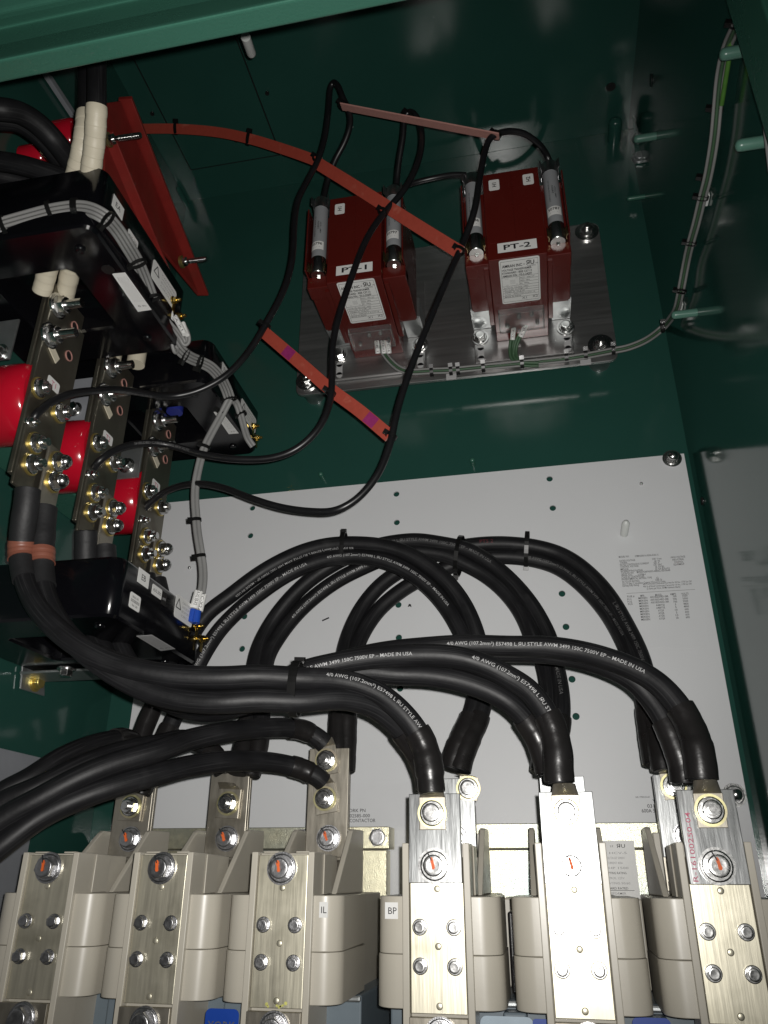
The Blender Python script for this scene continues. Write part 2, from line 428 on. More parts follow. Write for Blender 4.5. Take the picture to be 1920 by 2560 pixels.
peg(q, q2 - q, (q2 - q).length, .0065, NYLON, 'pale nylon capped stud hanging below the header beam')
q = PZ(1263 * 0 + 1530, 352, ZC)
for (u, v, d, ln, r, lab) in ((463, 512, 1.16, .05, .009, 'green stub standing off the back wall right of the red channel'),
                              (1535, 350, 1.16, .05, .013, 'green round standoff on the back wall in the top right corner')):
    A = P(u, v, d); peg(A, -Y_, ln, r, GREEN, lab)
for (u, v) in ((1183, 1162), (808, 1196)):
    A = P(u, v, YB); peg(A, -Y_, .02, .0042, GREENL, 'small pale stud on the green wall %s' % ('above the panel centre' if u > 1000 else 'above the left holes of the panel'))
mb = MB(); p0 = P(1560, 262, 1.158)
# gusset strip with two bolts in the corner
g0 = PX(1588, 225, XR - .03); 
gm = MB()
ga, gb, gc, gd = P(1578, 225, 1.10), P(1583, 225, 1.10), P(1616, 415, 1.10), P(1590, 415, 1.10)
gm.prism([ga, gb, gc, gd], V((0, .003, 0)), GREEN)
for (u, v) in ((1597, 348), (1598, 396)): gm.bolt(P(u, v, 1.098), -Y_, .009, .006, GALV, 1.5)
tag(gm.build('corner_bracket'), 'dark green corner bracket with two bright bolts in the top right corner', 'bracket')
hm = MB(); 
for (u, v, x) in ((1526, 218, 0), ): 
    A = P(u, v, .9); 
for (u, v) in ((1527, 217),): A = PZ(u, v, ZC - .0006); hm.cyl(A, A - Z_ * .0012, .009, DARKP, 20)
tag(hm.build('hole_plug'), 'black round plug in the green ceiling near the right wall', 'plug')
hm = MB(); A = PX(1628, 201, XR - .0006); hm.cyl(A, A - X_ * .0012, .010, DARKP, 20)
tag(hm.build('hole_plug'), 'dark round plug high on the right wall', 'plug')
hm = MB(); A = PX(1757, 1253, XR - .0006); hm.cyl(A, A - X_ * .002, .006, DARKP, 16)
tag(hm.build('hole_plug'), 'small dark plug on the right wall beside the white panel', 'plug')

# ------------------------------------------------------------------ white mounting panel with drilled holes
YP = 1.13
panel = thing('steel_backboard', 'large white enamelled steel backboard with drilled holes on the back wall', 'backboard', (0, YP, 0))
bm = bmesh.new()
x0, x1, z0, z1 = -.630, .2465, -.35, .6005
outer = [bm.verts.new((x, 0, z)) for x, z in ((x0, z0), (x1, z0), (x1, z1 + .002), (x0, z1 - .004))]
edges = [bm.edges.new((outer[i], outer[(i + 1) % 4])) for i in range(4)]
holes = [(991, 1235), (992, 1306), (1374, 1197), (1382, 1270), (631, 1270), (626, 1339), (611, 1541), (605, 1622), (996, 1512), (997, 1594), (1405, 1484), (1415, 1567), (1430, 1698), (1440, 1791), (1000, 1721)]
for (u, v) in holes:
    p = P(u, v, YP); n = 20
    vs = [bm.verts.new((p.x + .0049 * math.cos(2 * pi * i / n), 0, p.z + .0049 * math.sin(2 * pi * i / n))) for i in range(n)]
    edges += [bm.edges.new((vs[i], vs[(i + 1) % n])) for i in range(n)]
bmesh.ops.triangle_fill(bm, use_beauty=True, edges=edges, normal=(0, -1, 0))
r = bmesh.ops.extrude_face_region(bm, geom=list(bm.faces))
bmesh.ops.translate(bm, vec=(0, .003, 0), verts=[e for e in r['geom'] if isinstance(e, bmesh.types.BMVert)])
bmesh.ops.recalc_face_normals(bm, faces=bm.faces)
me = bpy.data.meshes.new('sheet'); bm.to_mesh(me); bm.free(); me.materials.append(WHITE)
o = bpy.data.objects.new('sheet', me); COL.objects.link(o); o.parent = panel; ORI[o] = ORI[panel]
for (u, v) in ((1680, 1147), (1836, 1988)):
    mb = MB(); mb.bolt(P(u, v, YP - .0005), -Y_, .0085, .007, ZINC, 1.7, dome=True); mb.build('bolt', panel)
for (u, v) in ((1603, 1210), (474, 1420)):
    mb = MB(); q = P(u, v, YP); mb.lathe(q, -Y_, [(0, .0028), (.002, .0026), (.0032, .0015), (.0035, .0002)], ZINC, 12); mb.build('rivet', panel)
mb = MB(); q = P(1560, 1336, YP); q2 = P(1566, 1302, YP - .03); mb.lathe(q, q2 - q, [(0, .0058), ((q2 - q).length - .006, .0058), ((q2 - q).length - .002, .004), ((q2 - q).length, .0003)], NYLON, 16); mb.build('stud', panel)
mb = MB()
q = P(814, 1548, YP - .0004); mb.obox(q, V((.0055, 0, .0022)), V((.0004, 0, -.001)), V((0, .0002, 0)), INK)
q = P(1024, 1514, YP - .0004); mb.prism([q + V((x, 0, z)) for x, z in ((-.003, -.002), (-.001, .003), (.002, .002), (.003, -.003), (.0005, -.001))], V((0, .0002, 0)), INK)
mb.build('scuff_marks', panel)
# specification label
def pp(u, v): return P(u, v, YP)
L = [('MODEL NO:', 1547, 1393, 1573), ('CPMV500X16-500A-4160-13', 1587, 1391, 1646), ('RATED VOLTAGE', 1549, 1403, 1588), ('2300  V max', 1630, 1398, 1654),
     ('3 PHASE', 1550, 1408, 1568), ('60  Hz', 1636, 1403, 1650), ('RATED CONTINUOUS CURRENT', 1550, 1413, 1623), ('500  A', 1634, 1408, 1648), ('CONTROL VOLTAGE:', 1551, 1418, 1597),
     ('120  VAC', 1634, 1413, 1655), ('IMPULSE:', 1551, 1424, 1572), ('45  KV BIL', 1638, 1418, 1661), ('INTERRUPTING RATING', 1552, 1429, 1607), ('50  KA @ 4.6 KV', 1638, 1423, 1675),
     ('CATALOG NO:', 1553, 1434, 1585), ('MVSSSV500FA0503-40ENG, KEYSAAB', 1592, 1431, 1676), ('SERIAL NO.:', 1553, 1439, 1582), ('2120946-1', 1594, 1437, 1614),
     ('CLASS E2 CONTROLLER', 1554, 1444, 1611), ('ENVIRONMENTAL RATING: TYPE', 1554, 1449, 1630), ('12', 1641, 1445, 1646), ('ALTITUDE RATING', 1555, 1455, 1599), ('3300  Ft', 1638, 1450, 1655),
     ('Use 75 deg C Insulation Copper Wire (CU Only)', 1556, 1460, 1664), ('Starting Duty Rating:', 1556, 1465, 1598), ('500 % of Rated Continuous Current for 30 Sec, 1770 Sec Off', 1607, 1461, 1730),
     ('400 % of Rated Continuous Current for 10 Sec, 1190 Sec Off', 1608, 1467, 1730), ('(2 Starts per Hour, 30 Min between Starts)', 1617, 1472, 1701),
     ('HIGH VOLTAGE', 1677, 1394, 1713), ('INDUSTRIAL', 1681, 1400, 1710), ('CONTROL', 1685, 1406, 1708), ('EQUIPMENT', 1684, 1412, 1711),
     ('FUSE #', 1568, 1492, 1586), ('MFR', 1601, 1490, 1611), ('MODEL', 1638, 1488, 1655), ('AMPS', 1675, 1486, 1690), ('VOLTS', 1703, 1485, 1721), ('FU1', 1568, 1499, 1578), ('FU2', 1569, 1505, 1580), ('FU3', 1570, 1511, 1581)]
rows = [('MERSEN', 'A051B2DARD-38R', '700', '5500'), ('MERSEN', 'A051B2DARD-38R', '700', '5500'), ('MERSEN', 'A051B2DARD-38R', '700', '5500'), ('MERSEN', 'A480T5E', '5', '4800'), ('MERSEN', 'A480T5E', '5', '4800'),
        ('MERSEN', 'ATQR', '10', '600'), ('MERSEN', 'ATQR', '5', '600'), ('MERSEN', 'ATQR', '15', '600'), ('MERSEN', 'ATQR', '20', '600')]
for i, (m1, m2, m3, m4) in enumerate(rows):
    du = i * .9; dv = i * 6.7
    w2 = 46 if len(m2) > 8 else (22 if len(m2) > 5 else 15)
    L += [(m1, 1596 + du, 1496 + dv, 1618 + du), (m2, 1648 + du - w2 / 2, 1493.5 + dv, 1648 + du + w2 / 2), (m3, 1686 + du - len(m3) * 1.6, 1491.5 + dv, 1686 + du + len(m3) * 1.6), (m4, 1712 + du - len(m4) * 1.6, 1490 + dv, 1712 + du + len(m4) * 1.6)]
mb = MB()
A, B = pp(1537, 1362), pp(1722, 1362); C1, D1 = pp(1560, 1620), pp(1752, 1620)
mb.prism([A - Y_ * .0004, B - Y_ * .0004 + V((.004, 0, .012)), V((B.x + .004, YP - .0004, D1.z)), V((A.x, YP - .0004, C1.z))], V((0, .0003, 0)), CLEARL)
for (t, u, v, u2) in L:
    a, b = pp(u, v), pp(u2, v)
    mb.text(t, (a.x, YP - .0006, a.z), X_, Z_, .0041 if 'Current for' not in t else .0036, INK, 'L', width=b.x - a.x)
a, b = pp(1566, 1484), pp(1738, 1478)
mb.obox(V(((a.x + b.x) / 2, YP - .0006, a.z)), V(((b.x - a.x) / 2, 0, 0)), V((0, .0001, 0)), V((0, 0, .0004)), INKG)
mb.build('rating_label', panel)
mb = MB()
a = pp(848, 2024)
mb.prism([V((-.335, YP - .0004, .125)), V((-.19, YP - .0004, .125)), V((-.19, YP - .0004, .066)), V((-.335, YP - .0004, .066))], V((0, .0003, 0)), CLEARL)
for t, uR, v, wd in (('YORK PN', 914, 2026, .028), ('031-02585-000', 925, 2039, .041), ('600A 5KV CONTACTOR', 939, 2051, .063)):
    q = pp(uR, v); mb.text(t, (q.x, YP - .0006, q.z), X_, Z_, .0064, INK, 'R', width=wd)
mb.build('part_label', panel)
mb = MB()
for t, uL, v, wd in (('YORK PN', 1631, 2003, .028), ('031-02585-000', 1618, 2015, .041), ('600A 5KV CONTACTOR', 1604, 2027, .063)):
    q = pp(uL, v); mb.text(t, (q.x, YP - .0006, q.z), X_, Z_, .0064, INK, 'L', width=wd)
q = pp(1589, 1993); mb.text('NO. 77900125-AC', (q.x, YP - .0006, q.z), X_, Z_, .003, INK, 'L', width=.018)
mb.build('part_label', panel)

# ------------------------------------------------------------------ transformer mounting plate
YM = 1.11
mp = thing('mounting_plate', 'brushed aluminium plate carrying the two red transformers', 'mounting plate', (-.11, YM, .93))
xa, xb, za, zb = -.387, .168, .777, 1.082
poly = []
for (sx, sz, a0) in ((xb - .014, zb - .014, 0), (xa + .014, zb - .014, 90), (xa + .014, za + .014, 180), (xb - .014, za + .014, 270)):
    for k in range(5):
        t = math.radians(a0 + k * 22.5); poly.append(V((sx + .014 * math.cos(t), YM, sz + .014 * math.sin(t))))
MB().prism(poly, V((0, .006, 0)), PLATE).build('plate', mp, bevel=.0006)
for (x, z, hx) in ((.146, 1.060, .013), (.1425, .809, .013), (-.366, .806, .012), (-.366, 1.06, .012)):
    mb = MB(); mb.bolt((x, YM - .0003, z), -Y_, .0095, .008, ZINC, 2.2, wh=.003, stud=(.006, .006), dome=False); mb.build('bolt', mp)
    mb = MB(); mb.lathe((x, YM + .0065, z), Y_, [(0, .021), (.02, .021), (.022, .018), (.046, .018)], GALV, 28); mb.build('standoff', mp)

# ------------------------------------------------------------------ voltage transformers
def name_plate(mb, c, w, d, sn):
    ls = [('*AMRAN INC', -w * .43, d * .36, .0085, 'L', INK, w * .5), ('c', w * .12, d * .37, .006, 'C', INK), ('*ЯU', w * .27, d * .385, .0125, 'C', INK, w * .2), ('us', w * .43, d * .36, .004, 'C', INK), ('E347092', w * .3, d * .315, .0035, 'C', INK, w * .2),
          ('*VOLTAGE TRANSFORMER', -w * .44, d * .275, .006, 'L', INK, w * .74), ('*STANDARD : IEEE C57.13', -w * .44, d * .21, .006, 'L', INK, w * .74), ('*AMRAN P/N : VS-2-242FF', -w * .44, d * .145, .0062, 'L', INK, w * .74),
          ('RATIO : 2400/120V', .0, d * .075, .0038, 'L', INK, w * .36), ('FREQ : 60Hz', .0, d * .01, .0038, 'L', INK, w * .24), ('BIL : 60kVp', .0, d * -.055, .0038, 'L', INK, w * .22),
          ('RATED PRI. VOLTAGE : 2400V', -w * .42, d * -.125, .0036, 'L', INK, w * .62), ('ACC.CLASS : 0.3 WXMY, 1.2Z', -w * .42, d * -.175, .0036, 'L', INK, w * .6), ('THERMAL VA : 750 @ 30C', -w * .42, d * -.225, .0036, 'L', INK, w * .52),
          ('SL.NO. : ' + sn, -w * .42, d * -.28, .0036, 'L', INK, w * .78), ('MADE IN INDIA', -w * .42, d * -.335, .004, 'L', INK, w * .42), ('X1', w * .08, d * -.40, .0072, 'C', INK), ('X2', w * .36, d * -.39, .0072, 'C', INK),
          ('F H1', -w * .38, d * .08, .003, 'L', INKG), ('H2', -w * .36, d * -.06, .003, 'L', INKG), ('X1', -w * .09, d * .085, .003, 'C', INKG), ('X2', -w * .09, d * -.06, .003, 'C', INKG)]
    t = .00035
    ls += [('-', -w * .46, d * .46, w * .92, t, INK), ('-', -w * .46, d * -.46, w * .92, t, INK), ('|', -w * .46, d * .46, d * .92, t, INK), ('|', w * .46, d * .46, d * .92, t, INK), ('-', -w * .46, d * .112, w * .92, t, INK), ('-', -.001, d * .045, w * .46, t, INK), ('-', -.001, d * -.02, w * .46, t, INK),
           ('-', -w * .46, d * -.09, w * .92, t, INK), ('-', -w * .46, d * -.15, w * .92, t, INK), ('-', -w * .46, d * -.2, w * .92, t, INK), ('-', -w * .46, d * -.25, w * .92, t, INK), ('-', -w * .46, d * -.31, w * .92, t, INK), ('-', -w * .46, d * -.36, w * .92, t, INK), ('|', -.001, d * .112, d * .2, t, INK)]
    for k in range(5): ls.append(('|', -w * .24 + k * w * .026, d * .05 - (k % 2) * d * .01, d * .09, t * 1.2, INKG))
    sticker(mb, c, X_, Y_ * -1, w, d, ls, STICK, round_=.06)

def transformer(cx, name, fl, fr, sn, h2, lab, brk):
    t = thing('voltage_transformer', lab, 'transformer', (cx, YM, .9), 'red voltage transformers')
    zb_, zt = .836, 1.014; yf = .905
    m = MB(); m.box((cx - .044, yf, zb_), (cx + .043, 1.078, zt), PTRED)
    m.box((cx - .0788, .925, .848), (cx - .0445, 1.03, .995), PTRED); m.box((cx + .0435, .925, .848), (cx + .0788, 1.03, .995), PTRED)
    for s in (-1, 1):
        m.box((cx + s * .0788 - (.0 if s < 0 else .036), .918, .842), (cx + s * .0788 + (.036 if s < 0 else 0), .945, .864), PTRED)
        m.box((cx + s * .0765 - (.0 if s < 0 else .028), .9455, .8505), (cx + s * .0765 + (.028 if s < 0 else 0), 1.036, .90), PTRED)
        xo = cx + s * .0775
        m.box((xo - .0012, .898, .862), (xo + .0012, .926, .992), PTRED)
    m.build('body', t, bevel=.0045, seg=4)
    m = MB(); m.box((cx - .0006, yf - .0005, .869), (cx + .0006, yf + .001, 1.008), PTRED); m.box((cx - .040, yf - .0005, .8685), (cx + .039, yf + .001, .8697), PTRED); m.box((cx - .052, .926, zb_ + .003), (cx - .0445, 1.06, .87), PTRED); m.box((cx + .0435, .926, zb_ + .003), (cx + .051, 1.06, .87), PTRED); m.build('moulding_ribs', t, bevel=.0015)
    # base with slotted feet
    m = MB(); m.box((cx - .044, 1.0785, zb_ + .001), (cx + .043, 1.1025, .99), PTRED)
    m.box((cx - .083, 1.103, .797), (cx + .082, 1.1088, .995), PLATE)
    for xx in (cx - .0835, cx + .0505): m.prism([V((xx, 1.037, .858)), V((xx, 1.1025, .868)), V((xx, 1.1025, .90)), V((xx, 1.037, .90))], V((.032, 0, 0)), GALV)
    o = m.build('base', t, bevel=.001)
    for s in (-1, 1):
        x = cx + s * .0725; mm = MB(); mm.obox((x, 1.1022, .8165), V((.0055, 0, 0)), V((0, .0006, 0)), V((0, 0, .011)), STICKG); mm.cyl((x, 1.1016, .8275), (x, 1.1028, .8275), .0055, STICKG, 18); mm.cyl((x, 1.1016, .8055), (x, 1.1028, .8055), .0055, STICKG, 18); mm.build('slot', o)
        mm = MB(); mm.bolt((x, 1.1025, .849), -Y_, .0085, .008, ZINC, 1.75); mm.build('bolt', o)
    # fuses in clips
    for s, txt in ((-1, fl), (1, fr)):
        x = cx + s * .061; y = .915
        fz0, fz1 = .863, 1.024
        f = MB(); f.cyl((x, y, fz0 + .03), (x, y, fz1 - .022), .0118, FUSEG, 28)
        # number band and print
        nb = []
        o = f.build('fuse', t)
        c = MB(); c.lathe((x, y, fz0), Z_, [(0, .0108), (.0012, .0122), (.031, .0122)], FCAP, 28); c.build('end_cap', o)
        c = MB(); c.lathe((x, y, fz1 - .023), Z_, [(0, .0122), (.022, .0122), (.023, .011)], BOLTD, 28); c.build('end_cap', o)
        lb = MB()
        def cylmap(lbm, w, h, z, ang, mt, lines):
            n = 10; vs = []; r_ = .0121
            for j in (0, 1):
                for i in range(n + 1):
                    a = ang + (i / n - .5) * w / r_
                    vs.append(V((x + r_ * math.sin(a), y - r_ * math.cos(a), z + (j - .5) * h)))
            lbm.add(vs, [(i, i + 1, n + 2 + i, n + 1 + i) for i in range(n)], mt, True)
        cylmap(lb, .024, .017, fz0 + .053, -.12, STICK, None)
        def wrap(lbm, body, ang, z, size, mt, vert=False, wd=None):
            vs, fs, a0, a1, b0, b1 = textmesh(body); r_ = .0124; k = size if wd is None else wd / (a1 - a0)
            out = []
            for (px_, py_) in vs:
                hx = (px_ - (a0 + a1) / 2) * k; hy = (py_ - .35) * size
                if vert: hx, hy = -hy, hx
                a = ang + hx / r_
                out.append(V((x + r_ * math.sin(a), y - r_ * math.cos(a), z + hy)))
            lbm.add(out, fs, mt)
        wrap(lb, '*' + txt, -.12, fz0 + .0565, .0075, INK, wd=.0185)
        wrap(lb, 'E  111  A', -.12, fz0 + .049, .0032, INKG)
        wrap(lb, 'A480T5E FUSE MADE USA', -.45, fz0 + .094, .0034, INK, True, wd=.045)
        wrap(lb, '2400V', -.0, fz0 + .096, .0045, INK, True, wd=.018); wrap(lb, 'AMP TRAP', .32, fz0 + .09, .0034, INK, True, wd=.024)
        lb.build('number_band', o)
        # clips
        for z_, hh in ((fz0 + .012, .018), (fz1 - .008, .018)):
            k = MB(); n = 14
            for sg in (-1, 1):
                pts = [(x + sg * .0135, y + .016), (x + sg * .0142, y + .002), (x + sg * .0128, y - .006), (x + sg * .0152, y - .0115)]
                for i in range(3):
                    (ax_, ay_), (bx_, by_) = pts[i], pts[i + 1]
                    k.prism([V((ax_, ay_, z_ - hh / 2)), V((bx_, by_, z_ - hh / 2)), V((bx_, by_, z_ + hh / 2)), V((ax_, ay_, z_ + hh / 2))], V((-sg * .0009, 0, 0)), CLIP if z_ < .95 else BOLTD)
            k.box((x - .0135, y + .012, z_ - hh / 2 - .004), (x + .0135, y + .0135, z_ + hh / 2), CLIP if z_ < .95 else BOLTD)
            if z_ < .95: k.bolt((x, y + .006, z_ - hh / 2 - .0035), -Z_, .004, .003, ZINC, 0)
            k.build('fuse_clip', t)
    m = MB()
    sticker(m, (cx + .0005, yf - .0002, .8575), X_, Z_, .058, .0185, [('*' + name, 0, 0, .0135, 'C', INK, .040)], STICK)
    m.build('name_label', t)
    m = MB(); sticker(m, (cx - .0265, yf - .0002, .9885), X_, Z_, .0165, .0225, (), STICK, round_=.15); m.text('*H1', V((cx - .0265, yf - .0006, .9885)), Z_, -X_, .009, INK, 'C'); m.build('terminal_label', t)
    if h2: m = MB(); sticker(m, (cx + .0265, yf - .0002, .9895), X_, Z_, .0165, .0225, (), STICK, round_=.15); m.text('*H2', V((cx + .0265, yf - .0006, .9895)), Z_, -X_, .009, INK, 'C'); m.build('terminal_label', t)
    m = MB(); name_plate(m, (cx + .0015, .9565, zb_ - .0002), .060, .099, sn); m.build('name_plate', t)
    # clear terminal cover with screws
    m = MB(); m.box((cx - .037, 1.019, zb_ - .012), (cx + .036, 1.066, zb_ - .0105), CLEAR); m.box((cx - .037, 1.019, zb_ - .0103), (cx - .0355, 1.066, zb_ - .0003), CLEAR); m.box((cx + .0345, 1.019, zb_ - .0103), (cx + .036, 1.066, zb_ - .0003), CLEAR); m.box((cx - .0353, 1.019, zb_ - .0103), (cx + .0343, 1.0205, zb_ - .0003), CLEAR)
    m.build('terminal_cover', t, bevel=.0005)
    for xx, yy in ((-.024, 1.055), (.025, 1.055), (-.004, 1.034), (.016, 1.032)):
        m = MB(); m.lathe((cx + xx, yy, zb_ - .0004), -Z_, [(0, .0034), (.007, .0034), (.0085, .0024), (.009, .0004)], ZINC, 14); m.build('screw', t)
    return t
transformer(-.2335, 'PT-1', '50796', '50797', '4244798/LG A15767 /8', False, 'red cast transformer marked PT-1 with two grey fuses', 0)
transformer(.0165, 'PT-2', '50786', '50787', '4295198/JG A16421 /8', True, 'red cast transformer marked PT-2 with two grey fuses', 0)

# ------------------------------------------------------------------ contactors
YC, YR = .815, .972
def contactor(cs, kind, label, lab_txt):
    t = thing('vacuum_contactor', label, 'contactor', (cs[1], YC + .1, -.12), 'three-pole vacuum contactors')
    bp = kind == 'BP'
    ztop = .0323 if bp else .0247
    for i, c in enumerate(cs):
        # pole housing ---------------------------------------------------
        m = MB()
        def rshoulder(xi, xo, z_0, z_1, grow=0.):
            sg = 1 if xo > xi else -1; rr = .020; n = 7
            ex = xo + sg * grow
            poly = [(xi, YC + .001), ]
            for k in range(n + 1):
                a = pi / 2 * k / n
                poly.append((ex - sg * rr + sg * rr * math.sin(a), YC + .001 + rr - rr * math.cos(a)))
            poly += [(ex - sg * .002, YC + .12), (xi, YC + .12)]
            m.prism([V((px_, py_, z_0)), ] if False else [V((px_, py_, z_0)) for px_, py_ in poly], V((0, 0, z_1 - z_0)), BEIGE)
        for sg in (-1, 1):
            rshoulder(c + sg * .0265, c + sg * .0585, -.0622, -.0141)
            rshoulder(c + sg * .0265, c + sg * .0585, -.1055, -.0626, .0008)
            # rib standing beside the bar
            m.box((min(c + sg * .0262, c + sg * .0325), YC - .004, -.22), (max(c + sg * .0262, c + sg * .0325), YC + .035, ztop), BEIGE)
            m.box((min(c + sg * .0325, c + sg * .034), YC + .03, -.0135), (max(c + sg * .0325, c + sg * .034), YC + .06, ztop - .001), BEIGE)
        m.box((c - .0262, YC + .006, -.22), (c + .0262, YC + .11, ztop - .001), BEIGE)
        if not bp:
            m.box((c - .022, YC + .0005, ztop - .0008), (c - .006, YC + .006, ztop + .0008), BEIGE); m.box((c + .012, YC + .0005, ztop - .0008), (c + .026, YC + .006, ztop + .0008), BEIGE)
        h = m.build('pole_housing', t, bevel=.0014, seg=3, auto=True)
        # rear tower with sloping side fins
        m = MB()
        for sg in (-1, 1):
            xx = c + sg * (.034 if sg > 0 else .0385)
            pr = [(.884, -.0138), (.953, .0515), (.958, .0535), (1.008, .0545), (1.01, .053), (1.01, -.0138)] if sg > 0 else [(.884, -.0138), (.968, .0515), (.974, .0545), (1.008, .0545), (1.01, .053), (1.01, -.0138)]
            m.prism([V((xx - .003, y_, z_)) for y_, z_ in pr], V((.006, 0, 0)), BEIGED)
        m.box((c - .0306, 1.0, -.0138), (c + .0306, 1.01, .05), BEIGED)
        m.box((c - .046, YC + .121, -.20), (c + .046, 1.07, -.0142), BEIGED)
        m.build('rear_barrier', t, bevel=.0012)
        # front bar ----------------------------------------------------------
        m = MB(); m.box((c - .0254, YC - .001, -.1085), (c + .0254, YC + .0055, ztop - .0025 if not bp else .02), TINBAR)
        bar = m.build('terminal_bar', t, bevel=.0006)
        for zz in (-.0076, -.0555, -.1025):
            m = MB(); m.lathe((c + .0004, YC - .0012, zz), -Y_, [(0, .0030), (.0003, .0029), (.0006, .0022), (.0007, .0002)], TINBAR, 16); m.build('rivet', bar)
        for xx in (-.0163, .0155):
            for zz in (-.0398, -.0714):
                m = MB(); m.bolt((c + xx, YC - .0012, zz), -Y_, .0052, .0052, ZINC if bp else BOLTD, 1.05, wh=.0012, rot=random.uniform(0, 1)); m.build('bolt', bar)
        if i == 2 and not bp:
            m = MB()
            for k in range(8):
                q = V((c + random.gauss(.002, .006), YC - .0013, -.1055 + random.uniform(-.002, .004))); m.cyl(q, q - Y_ * .0002, random.uniform(.0006, .0017), LIMEM, 8)
            m.build('ink_stain', bar)
        if not bp:
            m = MB(); m.bolt((c - .001, YC - .0012, .0098), -Y_, .0098, .0085, BOLTD, 1.55, wh=.0018, mark=pi / 2 + .1 * i, rot=.2); m.build('bolt', bar)
        # lower link bar with its bolt
        m = MB(); m.box((c - .0262, YC - .0075, -.2), (c + .0262, YC - .0015, -.1105), NICK); lb = m.build('lower_bar', t, bevel=.0006)
        m = MB(); m.bolt((c + .002, YC - .0078, -.1235), -Y_, .0098, .0085, BOLTD, 1.5); m.build('bolt', lb)
        if bp:
            m = MB(); m.prism([V((c - .0254, YC + y_, z_)) for y_, z_ in ((-.008, -.0028), (-.0042, .0773), (.002, .0773), (-.0018, -.0028))], V((.0508, 0, 0)), ALU); e = m.build('extension_bar', t, bevel=.0006)
            m = MB(); m.bolt((c - .0005, YC - .0075, .0122), -Y_, .0098, .0085, ZINC, 1.6, wh=.002, mark=pi / 2 + .2, rot=.52); m.build('bolt', e)
            if i == 2:
                m = MB(); m.text('R-16100250-04', V((c - .0195, YC - .0068, .0285)), V((.03, .0474, 1)), V((-1, 0, .03)), .0062, INKR, 'C', width=.058); m.build('marker_note', e)
        # rear terminal bar ---------------------------------------------------
        rt = .1095 if bp else .148
        m = MB(); m.box((c - .0254, YR, .0235), (c + .0254, YR + .0065, rt), NICK if not bp else ALU)
        m.box((c - .0254, YR + .0068, -.01), (c + .0254, YR + .013, rt - .03), NICK)
        r_ = m.build('rear_bar', t, bevel=.0007)
        m = MB(); m.box((c - .024, YR - .03, -.013), (c + .024, YR + .005, .0), NICK); m.prism([V((c - .024, YR - .001, .0)), V((c - .024, YR - .03, .0)), V((c - .024, YR - .001, .021))], V((.048, 0, 0)), NICK); m.build('rear_block', t, bevel=.001)
        m = MB(); m.bolt((c + (.003 if not bp else .002), YR - .0003, .0445), -Y_, .0098, .0085, BOLTD, 1.5, mark=pi / 2 + .35, rot=.4); m.build('bolt', r_)
    # base moulding, rail and back plate
    xa_, xb_ = cs[0] - .065, cs[2] + .066
    m = MB(); m.box((xa_, 1.085, .0365), (xb_ - (0 if bp else .012), 1.125, .066 if bp else .0635), RAIL); m.build('top_rail', t, bevel=.001)
    m = MB(); m.box((xa_, 1.098, -.09), (xb_ - (0 if bp else .018), 1.126, .0355), RAIL); m.build('back_plate', t, bevel=.001)
    for k in () if bp else (0, 1):
        xx = (cs[k] + cs[k + 1]) / 2; m = MB(); m.bolt((xx, 1.0845, .05), -Y_, .0105, .01, BOLTD, 0, rot=.1); m.build('rail_bolt', t)
    if not bp: m = MB(); m.bolt((cs[2] + .04, 1.0845, .05), -Y_, .0105, .01, BOLTD, 0, rot=.1); m.build('rail_bolt', t)
    m = MB(); m.box((xa_ + .004, .90, -.22), (xb_ - .004, 1.095, -.106), BLUEG)
    m.box((xa_ + .004, .895, -.112), (xb_ - .004, .8995, -.106), GALV)
    for k in (0, 1):
        xx = (cs[k] + cs[k + 1]) / 2; m.box((xx - .011, .875, -.22), (xx + .011, .899, -.113), BLUEG)
        m.box((xx - .013, 1.0, -.1055), (xx + .012, 1.09, -.018), BEIGED)
        m.box((xx - .005, .94, -.1055), (xx + .004, .999, -.03), DARKP)
    m.build('base_moulding', t, bevel=.002)
    # markers on the shoulders
    m = MB()
    if bp: sticker(m, (cs[0] - .0438, YC + .0006, -.0265), X_, Z_, .0125, .014, [(lab_txt, .001, 0, .0082, 'C', INK)], STICK)
    else: sticker(m, (cs[2] + .0425, YC + .0006, -.0265), X_, Z_, .0085, .0135, [(lab_txt, .0004, 0, .0082, 'C', INK)], STICK)
    m.build('marker_label', t)
    # blue name plates low between the poles
    for k in (0, 1):
        xx = (cs[k] + cs[k + 1]) / 2
        m = MB()
        if bp and k == 0:
            sticker(m, (xx - .008, YC + .058, -.131), X_, Z_, .05, .03, [('VACUUM CONTACTOR', -.001, .0065, .0045, 'C', INK, .040)], LBLUE, round_=.2)
            sticker(m, (xx + .024, YC + .0575, -.131), X_, Z_, .016, .028, (), BLUEL, round_=.2)
        else: sticker(m, (xx + (.004 if not bp else -.004), YC + (.058 if bp else .02), -.131), X_, Z_, .034, .036, [('YORK' if k else '', 0, .004, .011, 'C', INKD, .028)], BLUEL, round_=.15)
        if not (not bp and k == 0): m.build('blue_plate', t)
    return t
contactor((-.522, -.394, -.266), 'IL', 'beige three-pole contactor marked IL with dull yellow terminal bars', 'IL')
ct2 = contactor((-.113, .014, .141), 'BP', 'beige three-pole contactor marked BP with silver extension bars', 'BP')
m = MB()
cx_ = .0775
